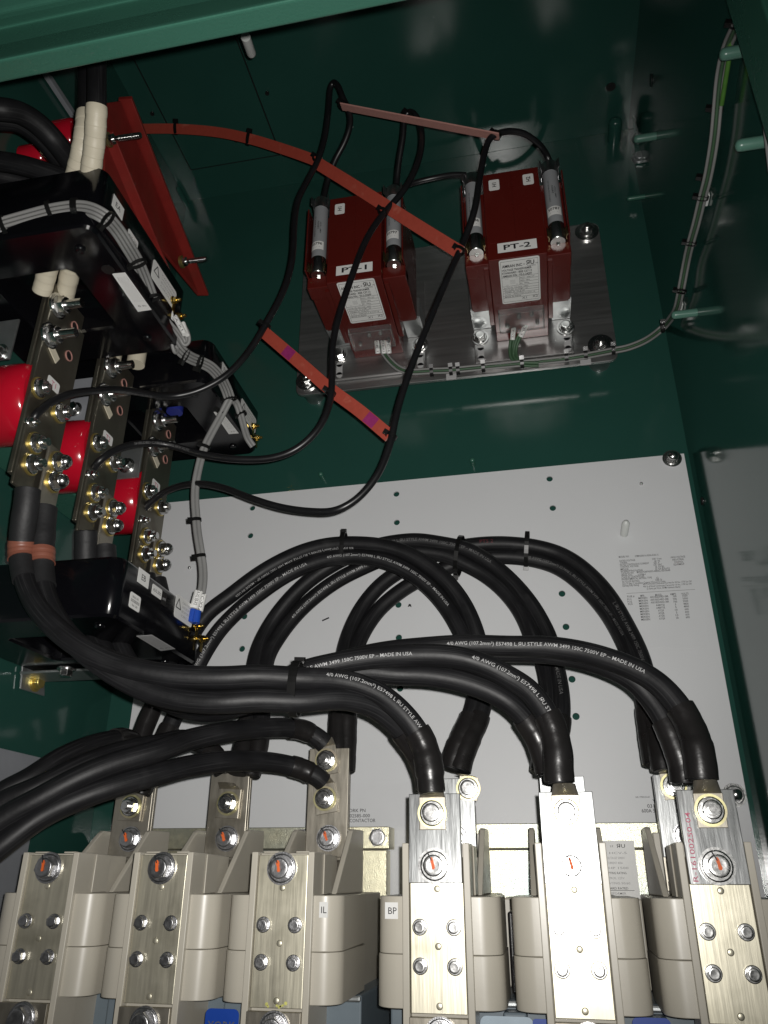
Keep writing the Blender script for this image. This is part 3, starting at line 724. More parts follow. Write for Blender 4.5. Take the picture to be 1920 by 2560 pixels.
sticker(m, (.066, 1.0835, .012), X_, Z_, .060, .066, [('ЯU', .014, .027, .006, 'C', INK, .01), ('S P', .003, .0265, .003, 'C', INK)] + [(s, .0, .019 - k * .0056, .0036, 'C', INK if k in (4, 7) else INKG, .040 - (k % 3) * .006) for k, s in enumerate(('TYPE HCV-5', 'RATED VOLTAGE 5000V', 'RATED CURRENT 400A', 'MAX HP 1500', 'INTERRUPTING RATING', 'CONTROL 125V', 'COIL RATING 50/60', 'STANDARD RATED', 'TRANSFORMER', 'SERIAL'))] + [('-', -.024, -.0225, .048, .0005, INK)], STICK)
m.build('rating_plate', ct2)

# ------------------------------------------------------------------ cable machinery
def cable(name, label, cat, px, r, mt, group=None, texts=(), boots=(), lugs=(), n=16, tapes=(), it=2, jacket='jacket'):
    pts = smoothpath(px, 9, it)
    t = thing(name, label, cat, pts[0], group)
    m = MB(); m.tube(pts, r, mt, n)
    for tx in texts:
        m.cabletext(tx[0], pts, r, tx[1], tx[2], tx[3], tx[4] if len(tx) > 4 else 0., tx[5] if len(tx) > 5 else False, tx[6] if len(tx) > 6 else None)
    m.build(jacket, t)
    Ln = [0.]
    for i in range(1, len(pts)): Ln.append(Ln[-1] + (pts[i] - pts[i - 1]).length)
    def seg(a, b):      # metres from the start (negative: from the end)
        a = a if a >= 0 else Ln[-1] + a; b = b if b > 0 else Ln[-1] + b
        out = []
        N = 18
        for k in range(N + 1):
            q = a + (b - a) * k / N
            j = 0
            while j < len(Ln) - 2 and Ln[j + 1] < q: j += 1
            out.append(pts[j].lerp(pts[j + 1], max(0, min(1, (q - Ln[j]) / max(1e-9, Ln[j + 1] - Ln[j])))))
        return out
    for (nm, a, b, rr, bm_, steps) in boots:
        sp = seg(a, b); ph = random.uniform(0, 6)
        def rf(tt, rr=rr, steps=steps, ph=ph):
            k = rr * (1 + .012 * math.sin(tt * 17 + ph) + .008 * math.sin(tt * 41 + ph))
            for (s0, f0) in steps:
                if tt > s0: k = rr * f0 * (1 + .01 * math.sin(tt * 23 + ph))
            return k
        m = MB(); m.tube(sp, rf, bm_, 18); m.build(nm, t)
    return t, pts

def lug(t, c, w=.026, h=.030, side=-1, barrel=None, mt=NICK, tilt=0., boltmt=ZINC, wash=YZPALE, r=.0088, stud=(.006, .0045)):
    """flat tongue on a bar facing the front, its crimp barrel going up to the cable"""
    c = V(c)
    rx = V((math.cos(tilt), 0, math.sin(tilt))); rz = V((-math.sin(tilt), 0, math.cos(tilt)))
    m = MB()
    m.obox(c + Y_ * (side * .0018), rx * (w / 2), Y_ * .0016, rz * (h / 2), mt)
    if barrel is not None:
        b = V(barrel); top = c + rz * (h / 2) + Y_ * (side * .0018)
        # flattened transition and round barrel
        d = (b - top); N = 6; rings = []
        for k in range(N + 1):
            f = k / N; p = top.lerp(b, f); hw = (w / 2) * (1 - f) + .0105 * f; hd = .0016 * (1 - f) + .0105 * f
            rings.append([p + rx * (hw * math.cos(2 * pi * i / 16)) + Y_ * (hd * math.sin(2 * pi * i / 16)) for i in range(16)])
        vs = [q for rg in rings for q in rg]
        m.add(vs, [(k * 16 + i, k * 16 + (i + 1) % 16, (k + 1) * 16 + (i + 1) % 16, (k + 1) * 16 + i) for k in range(N) for i in range(16)], mt, True)
    l = m.build('lug', t, bevel=.0005)
    m = MB(); m.bolt(c + Y_ * (side * .0036), Y_ * side, r, .0085, boltmt, 1.62, wmt=wash, wh=.0016, stud=stud, rot=.3); m.build('bolt', l)

AWG = '4/0 AWG (107.2mm²) E57498 L ЯU STYLE AWM 3499 150C 7500V EP – MADE IN USA'
RC = .0117
CG = 'thick black power cables'
bt = ('boot', -.062, -.001, .0138, BOOT, ((.42, 1.05), (.75, .98)))

# T1 pair to the first BP pole
A1 = [(70, 1222, .668), (66, 1262, .672), (58, 1315, .68), (53, 1370, .69), (60, 1440, .69), (92, 1515, .69), (152, 1582, .69), (240, 1640, .695), (340, 1675, .70), (450, 1692, .71), (560, 1695, .72), (640, 1691, .73), (756, 1697, .745), (833, 1700, .76), (891, 1711, .77), (945, 1733, .78), (993, 1769, .79), (1033, 1814, .797), (1059, 1860, .80), (1071, 1905, .80), (1076, 1945, .80), (1080, 1984, .80)]
t, p_ = cable('power_cable', 'front cable of the pair curving from the T1 bar to the first BP pole', 'cable', A1, RC, CABLE, CG,
      texts=[('4/0 AWG (107.2mm²) E57498 L ЯU STYLE AWM 3499 150C 75', (812, 1682), .152, INKW, .45)],
      boots=[bt, ('boot', .001, .105, .0136, BOOTM, ((.45, .96),)), ('phase_tape', .058, .078, .0141, BRTAPE, ())])
lug(t, (-.1145, YC - .0053, .0588), barrel=(-.1135, .8, .083))
A2 = [(112, 1268, .702), (108, 1310, .703), (106, 1360, .703), (104, 1420, .703), (114, 1490, .70), (152, 1566, .698), (215, 1632, .70), (300, 1692, .705), (380, 1730, .71), (470, 1751, .715), (560, 1755, .72), (640, 1750, .73), (756, 1753, .745), (833, 1746, .76), (889, 1752, .775), (938, 1770, .79), (982, 1803, .805), (1020, 1845, .82), (1048, 1888, .83), (1066, 1930, .835), (1074, 1975, .835)]
t, p_ = cable('power_cable', 'rear cable of the pair curving from the T1 bar to the first BP pole', 'cable', A2, RC, CABLE, CG,
      boots=[('boot', -.07, -.001, .0138, BOOT, ((.5, 1.04),)), ('boot', .001, .10, .0136, BOOTM, ((.4, .96),)), ('phase_tape', .052, .07, .0141, BRTAPE, ())])
# T2 pair to the middle BP pole
C = [(215, 1325, .80), (214, 1400, .815), (222, 1500, .825), (245, 1600, .82), (310, 1690, .80), (410, 1748, .785), (520, 1762, .775), (640, 1730, .77)] + Q(R2, [(300, 1035, .772), (500, 985, .775), (700, 950, .78), (1000, 928, .785), (1300, 940, .79), (1500, 1000, .795), (1640, 1072, .80)]) + Q(R3, [(100, 1150, .80), (195, 1262, .80), (258, 1380, .80), (290, 1500, .80), (300, 1610, .80), (302, 1690, .80), (308, 1760, .80)])
t, p_ = cable('power_cable', 'cable with bright white print on top of the tied bundle, to the middle BP pole', 'cable', C, RC, CABLE, CG,
      texts=[('STYLE AWM 3499 150C 7500V EP – MADE IN USA', (752, 1665), .118, INKW, .15), ('4/0 AWG (107.2mm²) E57498 L ЯU STYLE AWM 3499', (1182, 1645), .135, INKW, .35)],
      boots=[('boot', -.066, -.001, .014, BOOT, ((.5, 1.05),)), ('boot', .001, .05, .0138, BOOTM, ())])
lug(t, (.0135, YC - .0053, .0588), barrel=(.0135, .8, .083))
D = [(262, 1365, .83), (266, 1450, .835), (280, 1560, .835), (335, 1680, .825), (425, 1758, .82), (540, 1778, .80), (660, 1742, .79), (800, 1702, .79)] + Q(R2, [(700, 1035, .795), (900, 1052, .80), (1100, 1058, .805), (1300, 1090, .81), (1500, 1155, .815), (1650, 1240, .82)]) + Q(R3, [(100, 1355, .83), (175, 1480, .835), (222, 1600, .836), (245, 1700, .836)])
t, p_ = cable('power_cable', 'plain cable running just below the printed one, to the middle BP pole', 'cable', D, RC, CABLE, CG, boots=[('boot', -.062, -.001, .0138, BOOT, ((.5, 1.04),)), ('boot', .001, .04, .0138, BOOTM, ())])
# T3 pair to the last BP pole
E_ = [(368, 1440, .95), (392, 1550, .95), (425, 1680, .92), (490, 1755, .88), (590, 1765, .84), (710, 1712, .82), (850, 1655, .82), (960, 1630, .82), (1064, 1619, .825), (1160, 1613, .83)] + Q(R3, [(0, 872, .83), (200, 872, .83), (400, 896, .83), (600, 945, .825), (800, 1022, .82), (950, 1115, .815), (1075, 1250, .81), (1160, 1400, .805), (1205, 1540, .80), (1222, 1650, .80), (1232, 1740, .80)])
t, p_ = cable('power_cable', 'cable with white print in the highest front arch, to the last BP pole', 'cable', E_, RC, CABLE, CG,
      texts=[(AWG, (1121, 1608), .212, INKW, .22)], boots=[('boot', -.07, -.001, .0142, BOOT, ((.5, 1.05),))])
lug(t, (.1425, YC - .0053, .0588), barrel=(.141, .8, .084))
F_ = [(395, 1450, .96), (420, 1560, .96), (445, 1690, .94), (510, 1768, .90), (625, 1762, .86), (760, 1705, .84), (900, 1660, .84), (1064, 1636, .845), (1280, 1630, .85), (1396, 1636, .85), (1500, 1660, .845), (1580, 1698, .84), (1625, 1744, .84), (1662, 1800, .838), (1686, 1855, .836), (1704, 1905, .836), (1712, 1960, .836)]
t, p_ = cable('power_cable', 'plain cable tucked under the highest front arch, to the last BP pole', 'cable', F_, RC, CABLE, CG, texts=[('STYLE AWM 3499', (1690, 1790), .05, INKD, .3)], boots=[('boot', -.062, -.001, .0138, BOOT, ())])

# rear arches between the IL and BP rear terminals
RA = .0116
G1 = [(318, 1965, .958), (335, 1900, .962), (368, 1800, .975), (430, 1680, .99), (509, 1542, 1.0), (575, 1490, 1.01)] + Q(R2, [(0, 415, 1.015), (150, 325, 1.02), (300, 258, 1.02), (450, 218, 1.02), (600, 206, 1.02), (800, 218, 1.02), (950, 258, 1.02), (1100, 338, 1.02), (1240, 455, 1.02), (1345, 595, 1.02), (1412, 740, 1.015), (1455, 900, 1.01), (1478, 1050, 1.0), (1480, 1180, .99), (1448, 1330, .98), (1385, 1470, .97), (1340, 1580, .965), (1315, 1680, .962)])
cable('power_cable', 'outer cable of the leftmost rear arch, its white print upside down at the crest', 'cable', G1, RA, CABLE, CG,
      texts=[(AWG, (886, 1366), .20, INKW, .55, True)], boots=[('boot', .001, .11, .0136, BOOT, ((.5, .97),)), ('boot', -.075, -.001, .0136, BOOT, ((.4, 1.05),))], it=3)
G2 = [(350, 1985, .962), (375, 1930, .966), (410, 1850, .975), (460, 1740, .99)] + Q(R1, [(1262, 1240, 1.0), (1330, 1110, 1.0), (1425, 970, 1.01), (1540, 850, 1.015), (1655, 755, 1.02)]) + Q(R2, [(200, 405, 1.02), (400, 320, 1.02), (560, 292, 1.02), (700, 292, 1.02), (850, 322, 1.02), (1000, 392, 1.02), (1140, 500, 1.02), (1255, 640, 1.02), (1335, 780, 1.015), (1400, 920, 1.01), (1426, 1050, 1.0), (1428, 1180, .99), (1396, 1320, .98), (1335, 1450, .97), (1290, 1570, .966), (1262, 1670, .964)])
t, p_ = cable('power_cable', 'inner cable of the leftmost rear arch with white print along its upper side', 'cable', G2, RA, CABLE, CG,
      texts=[('4/0 AWG (107.2mm²) E57498 L ЯU STYLE AWM 3499 150C 7500V EP – MADE IN USA', (476, 1690), .235, INKW, .2), (AWG, (818, 1389), .205, INKW, .25)], boots=[('boot', .001, .09, .0136, BOOT, ()), ('boot', -.07, -.001, .0136, BOOT, ((.5, 1.05),))], it=3)
lug(t, (-.094, YR - .001, .0975), w=.022, h=.026, barrel=(-.098, .966, .112), tilt=-.1)
H1 = [(592, 1935, .962), (608, 1870, .97), (622, 1780, .99), (632, 1700, 1.01)] + Q(R2, [(12, 900, 1.03), (90, 735, 1.045), (200, 585, 1.05), (330, 455, 1.055), (480, 350, 1.06), (640, 268, 1.06), (800, 215, 1.06), (950, 190, 1.06), (1060, 186, 1.06), (1200, 206, 1.06)]) + [(1158, 1371, 1.06), (1203, 1393, 1.06), (1251, 1428, 1.06), (1295, 1471, 1.055), (1331, 1517, 1.05), (1357, 1562, 1.045), (1374, 1600, 1.04)] + Q(R3, [(285, 1010, 1.02), (312, 1160, 1.0), (318, 1300, .985), (300, 1450, .975), (270, 1560, .965), (250, 1680, .96)])
cable('power_cable', 'outer cable of the middle rear arch', 'cable', H1, RA, CABLE, CG, texts=[('E57498 L ЯU STYLE AWM 3499 150C 7500V EP – MADE IN USA', (960, 1351), .17, INKD, .2), ('EP – MADE IN USA', (1395, 1660), .06, INKD, .1)], boots=[('boot', .001, .07, .0134, BOOT, ()), ('boot', -.07, -.001, .0134, BOOT, ())], it=3)
H2 = [(625, 1940, .968), (645, 1870, .975), (655, 1780, .99), (660, 1710, 1.01)] + Q(R2, [(68, 950, 1.03), (145, 810, 1.045), (255, 668, 1.055), (385, 545, 1.06), (540, 435, 1.065), (700, 355, 1.07), (850, 292, 1.07), (1000, 256, 1.07), (1130, 262, 1.07)]) + [(1120, 1390, 1.07), (1162, 1409, 1.07), (1208, 1433, 1.07), (1254, 1468, 1.065), (1293, 1513, 1.06), (1318, 1558, 1.05), (1334, 1600, 1.04)] + Q(R3, [(200, 960, 1.03), (238, 1120, 1.01), (252, 1290, .99), (235, 1450, .98), (205, 1570, .97), (190, 1690, .965)])
cable('power_cable', 'inner cable of the middle rear arch with white print on its left leg', 'cable', H2, RA, CABLE, CG, texts=[(AWG, (724, 1541), .215, INKW, .1)], boots=[('boot', .001, .07, .0134, BOOT, ()), ('boot', -.07, -.001, .0134, BOOT, ())], it=3)
I1 = [(842, 1920, .985), (845, 1850, .99), (848, 1780, 1.0), (852, 1720, 1.02)] + Q(R2, [(560, 1000, 1.04), (577, 880, 1.06), (622, 742, 1.075), (695, 605, 1.085), (805, 475, 1.09), (940, 378, 1.095), (1100, 300, 1.095), (1250, 245, 1.095), (1400, 215, 1.095), (1560, 205, 1.095)]) + Q(R3, [(20, 210, 1.095), (150, 226, 1.095), (300, 268, 1.095), (420, 335, 1.09), (555, 455, 1.085), (655, 585, 1.075), (735, 725, 1.06), (812, 880, 1.04), (860, 1020, 1.02), (890, 1200, 1.0), (915, 1350, .98), (945, 1480, .97), (965, 1580, .962), (985, 1680, .96)])
t, p_ = cable('power_cable', 'outer cable of the rightmost rear arch passing beside the printed specification', 'cable', I1, RA, CABLE, CG, texts=[('L ЯU STYLE AWM 3499 150C 7500V EP', (1555, 1510), .12, INKD, .1), ('PTS 2', (1200, 1351), .02, INKM, .4)], boots=[('boot', .001, .075, .0134, BOOT, ()), ('boot', -.07, -.001, .0136, BOOT, ((.5, 1.05),))], it=3)
lug(t, (.136, YR - .001, .0965), w=.024, h=.028, barrel=(.132, .964, .112), tilt=.08)
I2 = [(862, 1930, .99), (866, 1850, .995), (868, 1780, 1.0), (872, 1720, 1.02)] + Q(R2, [(615, 1000, 1.04), (645, 890, 1.06), (700, 770, 1.075), (790, 640, 1.085), (900, 540, 1.09), (1020, 460, 1.095), (1180, 385, 1.1), (1330, 325, 1.1), (1480, 290, 1.1)]) + Q(R3, [(0, 290, 1.1), (140, 308, 1.1), (280, 350, 1.1), (400, 425, 1.095), (520, 535, 1.09), (620, 655, 1.08), (700, 785, 1.06), (760, 910, 1.04), (812, 1050, 1.02), (855, 1200, 1.0), (880, 1350, .985), (900, 1500, .975), (925, 1640, .97)])
cable('power_cable', 'inner cable of the rightmost rear arch with faint print', 'cable', I2, RA, CABLE, CG, texts=[('4/0 AWG (107.2mm²) E57498 L ЯU STYLE AWM 3499 150C 7500V EP – MADE IN USA', (1318, 1390), .21, INKD, .2)], boots=[('boot', .001, .075, .0134, BOOT, ()), ('boot', -.07, -.001, .0134, BOOT, ())], it=3)

# incoming cables from the left
J2 = [(-60, 2105, .70), (0, 2052, .705)] + Q(ZJ, [(400, 905, .715), (800, 690, .73), (1200, 530, .75), (1659, 400, .78)]) + [(463, 1852, .81), (560, 1831, .85), (640, 1822, .89), (710, 1819, .92), (760, 1826, .94), (795, 1845, .95), (812, 1860, .955)]
t, p_ = cable('power_cable', 'upper incoming cable bolted to the tall rear bar of the IL contactor', 'cable', J2, RC, CABLE, CG, boots=[('boot', -.05, -.001, .0128, BOOT, ((.6, .9),))])
lug(t, (-.268, YR - .001, .133), w=.027, h=.034, barrel=(-.270, .962, .158), tilt=.16)
J3 = [(-60, 2165, .70), (0, 2118, .705)] + Q(ZJ, [(400, 1100, .72), (800, 905, .735), (1200, 765, .755), (1659, 640, .79)]) + [(470, 1916, .82), (560, 1904, .86), (640, 1903, .90), (705, 1910, .93), (755, 1923, .945), (795, 1943, .955), (808, 1955, .96)]
t, p_ = cable('power_cable', 'lower incoming cable bolted to the tall rear bar of the IL contactor', 'cable', J3, RC, CABLE, CG, boots=[('boot', -.045, -.001, .0128, BOOT, ((.6, .9),))])
lug(t, (-.268, YR - .001, .0885), w=.027, h=.034, barrel=(-.272, .962, .112), tilt=.16)
J1 = [(-60, 2070, .75), (0, 2010, .755)] + Q(ZJ, [(400, 780, .765), (800, 575, .79), (1200, 425, .83), (1659, 330, .88)]) + [(470, 1848, .92), (530, 1880, .95), (560, 1930, .962)]
t, p_ = cable('power_cable', 'incoming cable half hidden behind the two longer ones, to the middle IL pole', 'cable', J1, RC, CABLE, CG, boots=[('boot', -.045, -.001, .0128, BOOT, ())])
lug(t, (-.392, YR - .001, .0845), w=.03, h=.034, barrel=(-.394, .962, .108), tilt=-.05)
J4 = [(-60, 2040, .78), (0, 1985, .785)] + Q(ZJ, [(300, 690, .80), (600, 490, .825), (900, 355, .86), (1150, 290, .90), (1290, 280, .93), (1380, 330, .95), (1400, 460, .958)])
t, p_ = cable('power_cable', 'topmost incoming cable ending at the first IL pole', 'cable', J4, RC, CABLE, CG, boots=[('boot', -.06, -.001, .0136, BOOT, ())])
lug(t, (-.522, YR - .001, .0825), w=.03, h=.034, barrel=(-.522, .962, .105), tilt=-.05)

# upper left supply cables
for k, (pl, lab) in enumerate(((Q(ZW, [(-300, 450, .50), (0, 470, .505), (200, 505, .52), (400, 625, .54), (560, 790, .56), (700, 970, .575), (820, 1120, .585), (880, 1250, .59)]), 'thick black supply cable crossing in front of the red insulator, top left'),
                  (Q(ZW, [(-300, 590, .53), (0, 575, .535), (200, 600, .545), (390, 720, .56), (540, 880, .575), (660, 1040, .59), (760, 1180, .60)]), 'second black supply cable just under the topmost one, top left'),
                  (Q(ZW, [(-300, 1010, .56), (0, 1010, .565), (250, 1055, .57), (500, 1130, .58), (720, 1210, .59), (860, 1290, .60)]), 'black supply cable lying just above the upper current transformer'),
                  (Q(ZW, [(-300, 1120, .59), (0, 1160, .60), (200, 1205, .61), (420, 1270, .62), (600, 1350, .62)]), 'lowest black supply cable behind the upper current transformer'))):
    cable('supply_cable', lab, 'cable', pl, .0128 if k < 2 else .0118, CABLE, 'black supply cables at top left')
# white taped cables through the upper current transformer
for k, (pl, lab) in enumerate(((Q(ZW, [(1005, -100, .50), (1003, 100, .505), (1003, 420, .515), (995, 600, .525), (982, 800, .54), (958, 1000, .555), (930, 1190, .57), (900, 1400, .59)]) + [(196, 560, .60), (182, 640, .63), (171, 700, .66), (160, 745, .68)], 'front white taped cable dropping through the upper current transformer'),
                  (Q(ZW, [(905, -100, .53), (905, 100, .535), (898, 500, .545), (878, 700, .55), (845, 900, .56), (800, 1090, .575), (740, 1300, .59)]) + [(150, 560, .60), (130, 640, .62), (115, 690, .64), (105, 730, .655)], 'rear white taped cable dropping through the upper current transformer'))):
    pts = smoothpath(pl, 9, 2)
    tt = thing('taped_cable', lab, 'cable', pts[0], 'white taped cables')
    MB().tube(pts, .0105, CABLE, 18).build('jacket', tt)
    i0 = next(i for i, p in enumerate(pts) if pix(p)[1] > (262 if k == 0 else 285))
    sp = pts[i0:]
    m = MB()
    N = len(sp)
    def rf(q): return .0114 + .00035 * ((q * 17) % 1.0) + .0002 * math.sin(q * 60)
    sp2 = catmull(sp[::3] + [sp[-1]], 12)
    m.tube(sp2, rf, WTAPE, 22); m.build('white_tape', tt)

# ------------------------------------------------------------------ current transformers
def ct(name, label, x0, x1, y0, y1, z0, z1, hr, stick):
    t = thing('current_transformer', label, 'current transformer', ((x0 + x1) / 2, (y0 + y1) / 2, z0), 'black current transformers')
    cx, cy = (x0 + x1) / 2, (y0 + y1) / 2; hw, hd = (x1 - x0) / 2, (y1 - y0) / 2
    n = 120; rr = .015
    out = []; inn = []
    pts = []
    for (sx, sy, a0) in ((1, 1, 0), (-1, 1, 90), (-1, -1, 180), (1, -1, 270)):
        for k in range(9):
            a = math.radians(a0 + k * 11.25); pts.append((cx + sx * (hw - rr) + rr * math.cos(a), cy + sy * (hd - rr) + rr * math.sin(a)))
    n = len(pts)
    hole = []
    for (px_, py_) in pts:
        a = math.atan2(py_ - cy, px_ - cx); hole.append((cx + hr * math.cos(a), cy + hr * math.sin(a)))
    rows = []
    ch = .003
    def inset(p, k): 
        d = V((cx - p[0], cy - p[1])); d.normalize(); return (p[0] + d.x * k, p[1] + d.y * k)
    prof = [([inset(p, ch) for p in pts], z0), (pts, z0 + ch), (pts, z1 - ch), ([inset(p, ch) for p in pts], z1), ([inset(p, -ch) for p in hole], z1), (hole, z1 - ch), (hole, z0 + ch), ([inset(p, -ch) for p in hole], z0)]
    vs = [V((q[0], q[1], z)) for r_, z in prof for q in r_]
    K = len(prof)
    fs = [(k * n + i, k * n + (i + 1) % n, ((k + 1) % K) * n + (i + 1) % n, ((k + 1) % K) * n + i) for k in range(K) for i in range(n)]
    m = MB(); m.add(vs, fs, BLACK, False); m.add([], [], BLACK)
    b = m.build('body', t)
    for p in b.data.polygons: p.use_smooth = abs(p.normal.z) < .5
    # recessed dimples on the underside
    for dx, dy in ((hw * .72, -hd * .72), (hw * .72, hd * .72), (-hw * .72, -hd * .72)):
        m = MB(); m.lathe((cx + dx, cy + dy, z0 - .0004), -Z_, [(0, .006), (.002, .0058), (.0028, .004), (.0028, .0005)], BLACK, 20); m.build('foot', t)
    for s in stick: s(t)
    return t
XF = -.44
def onx(t, u0, v0, u1, v1, h, lines, mt=STICK, name='sticker', rd=.15):
    """sticker on the right hand face; top-left pixel, top-right pixel, height in metres"""
    a = PX(u0, v0, XF); b = PX(u1, v1, XF)
    w = b.y - a.y; c = V((XF + .0003, (a.y + b.y) / 2, (a.z + b.z) / 2 - h / 2))
    m = MB(); sticker(m, c, Y_, Z_, w, h, [(l[0], l[1] * w, l[2] * h, l[3], l[4], l[5]) + ((l[6] * w,) if len(l) > 6 else ()) for l in lines], mt, round_=rd); m.build(name, t)
warn = [('⚠', -.36, .1, .012, 'C', INK)] + [(s, .12, .32 - k * .2, .0042, 'C', INK, .6) for k, s in enumerate(('CAUTION HIGH', 'VOLTAGE OPEN', 'SECONDARY', 'DANGER'))]
def tri(m, c, ex, ey, s):
    n = ex.cross(ey)
    for a, b in (((0, .6), (-.55, -.4)), ((-.55, -.4), (.55, -.4)), ((.55, -.4), (0, .6))):
        p = c + ex * (a[0] * s) + ey * (a[1] * s); q = c + ex * (b[0] * s) + ey * (b[1] * s); d = (q - p).normalized()
        m.obox((p + q) / 2 + n * .0005, (q - p) / 2, d.cross(n) * (s * .05), n * .0001, INK)
def warnst(t, u0, v0, u1, v1, h):
    a = PX(u0, v0, XF); b = PX(u1, v1, XF); w = b.y - a.y; c = V((XF + .0003, (a.y + b.y) / 2, (a.z + b.z) / 2 - h / 2))
    m = MB(); sticker(m, c, Y_, Z_, w, h, [(s, w * .14, h * (.3 - k * .19), h * .15, 'C', INKG, w * .55) for k, s in enumerate(('CAUTION:', 'SHORT SECONDARY', 'BEFORE OPENING', 'CIRCUIT'))], STICK, round_=.15)
    tri(m, c + Y_ * (-w * .33) + Z_ * (h * .1), Y_, Z_, h * .42); m.build('warning_sticker', t)
def under(t, pix4, z, mt=STICK, txt=True):
    p = [PZ(u, v, z - .0003) for u, v in pix4]       # corners near-left, near-right, far-right, far-left
    m = MB(); m.prism(p, V((0, 0, -.0003)), mt)
    if txt:
        ex = (p[2] - p[1]).normalized(); ey = (p[1] - p[0]).normalized()
        ln = (p[2] - p[1]).length; wd = (p[1] - p[0]).length
        c = (p[0] + p[2]) / 2 - Z_ * .0004
        n = ex.cross(ey)
        if n.z > 0: ey = -ey
        for k in range(6): m.text('CURRENT TRANSFORMER RATIO 50/60 HZ CLASS 10KV BIL'[k * 3:k * 3 + 34], c + ex * (-ln * .08) + ey * (wd * (.36 - k * .13)), ex, ey, wd * .1, INKG, 'C', width=ln * .66)
        m.text('ЯU', c + ex * (ln * .37) + ey * (wd * .18), ey, -ex, wd * .24, INK, 'C'); m.text('©', c + ex * (ln * .37) - ey * (wd * .2), ey, -ex, wd * .3, INK, 'C')
    m.build('rating_sticker', t)
zE0, zE1 = .643, .735
ct('EA', 'black ring current transformer marked EA round the white taped cables', -.665, XF, .557, .782, zE0, zE1, .070, [
    lambda t: onx(t, 284, 485, 310, 523, .018, [('EA', 0, 0, .010, 'C', INK)], rd=0., name='name_sticker'),
    lambda t: onx(t, 321, 570, 345, 606, .014, [('AUG 2020', 0, 0, .0058, 'C', INK, .8)], name='date_sticker'),
    lambda t: warnst(t, 384, 645, 441, 733, .030),
    lambda t: under(t, [(280, 684), (313, 681), (379, 774), (345, 779)], zE0),
    lambda t: MB().lathe(PZ(270, 674, zE0 - .0003), -Z_, [(0, .0075), (.0004, .0075)], DARKP, 24).build('maker_mark', t)])
zB0, zB1 = .2525, .3215
ct('EB', 'black ring current transformer marked EB below the busbars', -.672, XF, .722, .945, zB0, zB1, .068, [
    lambda t: onx(t, 347, 1418, 374, 1437, .0175, [('EB', 0, 0, .010, 'C', INK)], rd=0., name='name_sticker'),
    lambda t: onx(t, 381, 1459, 405, 1475, .0125, [('AUG 2020', 0, 0, .0055, 'C', INK, .8)], name='date_sticker'),
    lambda t: onx(t, 326, 1478, 352, 1494, .018, [('SERIAL NO.', 0, .25, .0035, 'C', INK, .6), ('005080800', 0, 0, .005, 'C', INK, .8), ('Ratio 1:200', 0, -.27, .0032, 'C', INK, .5)], name='serial_sticker'),
    lambda t: warnst(t, 440, 1486, 484, 1512, .030),
    lambda t: onx(t, 405, 1476, 417, 1485, .0165, [('ami', 0, 0, .006, 'C', STICKG)], mt=DARKP, rd=0., name='maker_mark'),
    lambda t: under(t, [(341, 1590), (380, 1587), (438, 1622), (402, 1627)], zB0, STICKG)])
ct('EC', 'black ring current transformer behind, between the upper and lower ones', -.665, XF, .868, 1.085, .652, .728, .068, [
    lambda t: onx(t, 556, 904, 570, 926, .018, [('EC', 0, 0, .010, 'C', INK)], rd=0., name='name_sticker'),
    lambda t: warnst(t, 604, 991, 640, 1052, .028),
    lambda t: under(t, [(534, 1030), (552, 1026), (597, 1083), (572, 1085)], .652)])
# brass terminal screws on the transformers
for (u, v, x, lab) in ((428, 752, XF, 'brass terminal screws on the back corner of the EA transformer'), (485, 1566, XF, 'brass terminal screws with blue sleeves on the EB transformer'), (628, 1066, XF, 'brass terminal screws on the far corner of the EC transformer')):
    q = PX(u, v, x); m = MB()
    for dy, dz in ((0, 0), (.018, -.012)):
        qq = q + V((0, dy, dz)); m.cyl(qq, qq + X_ * .014, .0022, BRASS, 10); m.cyl(qq + X_ * .002, qq + X_ * .0035, .006, BRASS, 16); m.cyl(qq + X_ * .0045, qq + X_ * .0085, .0048, BRASS, 6)
        m.obox(qq + V((.0042, .001, -.008)), V((.0004, 0, 0)), V((0, .0035, 0)), V((0, 0, .009)), BRASS)
    tag(m.build('terminal_screws'), lab, 'terminal')

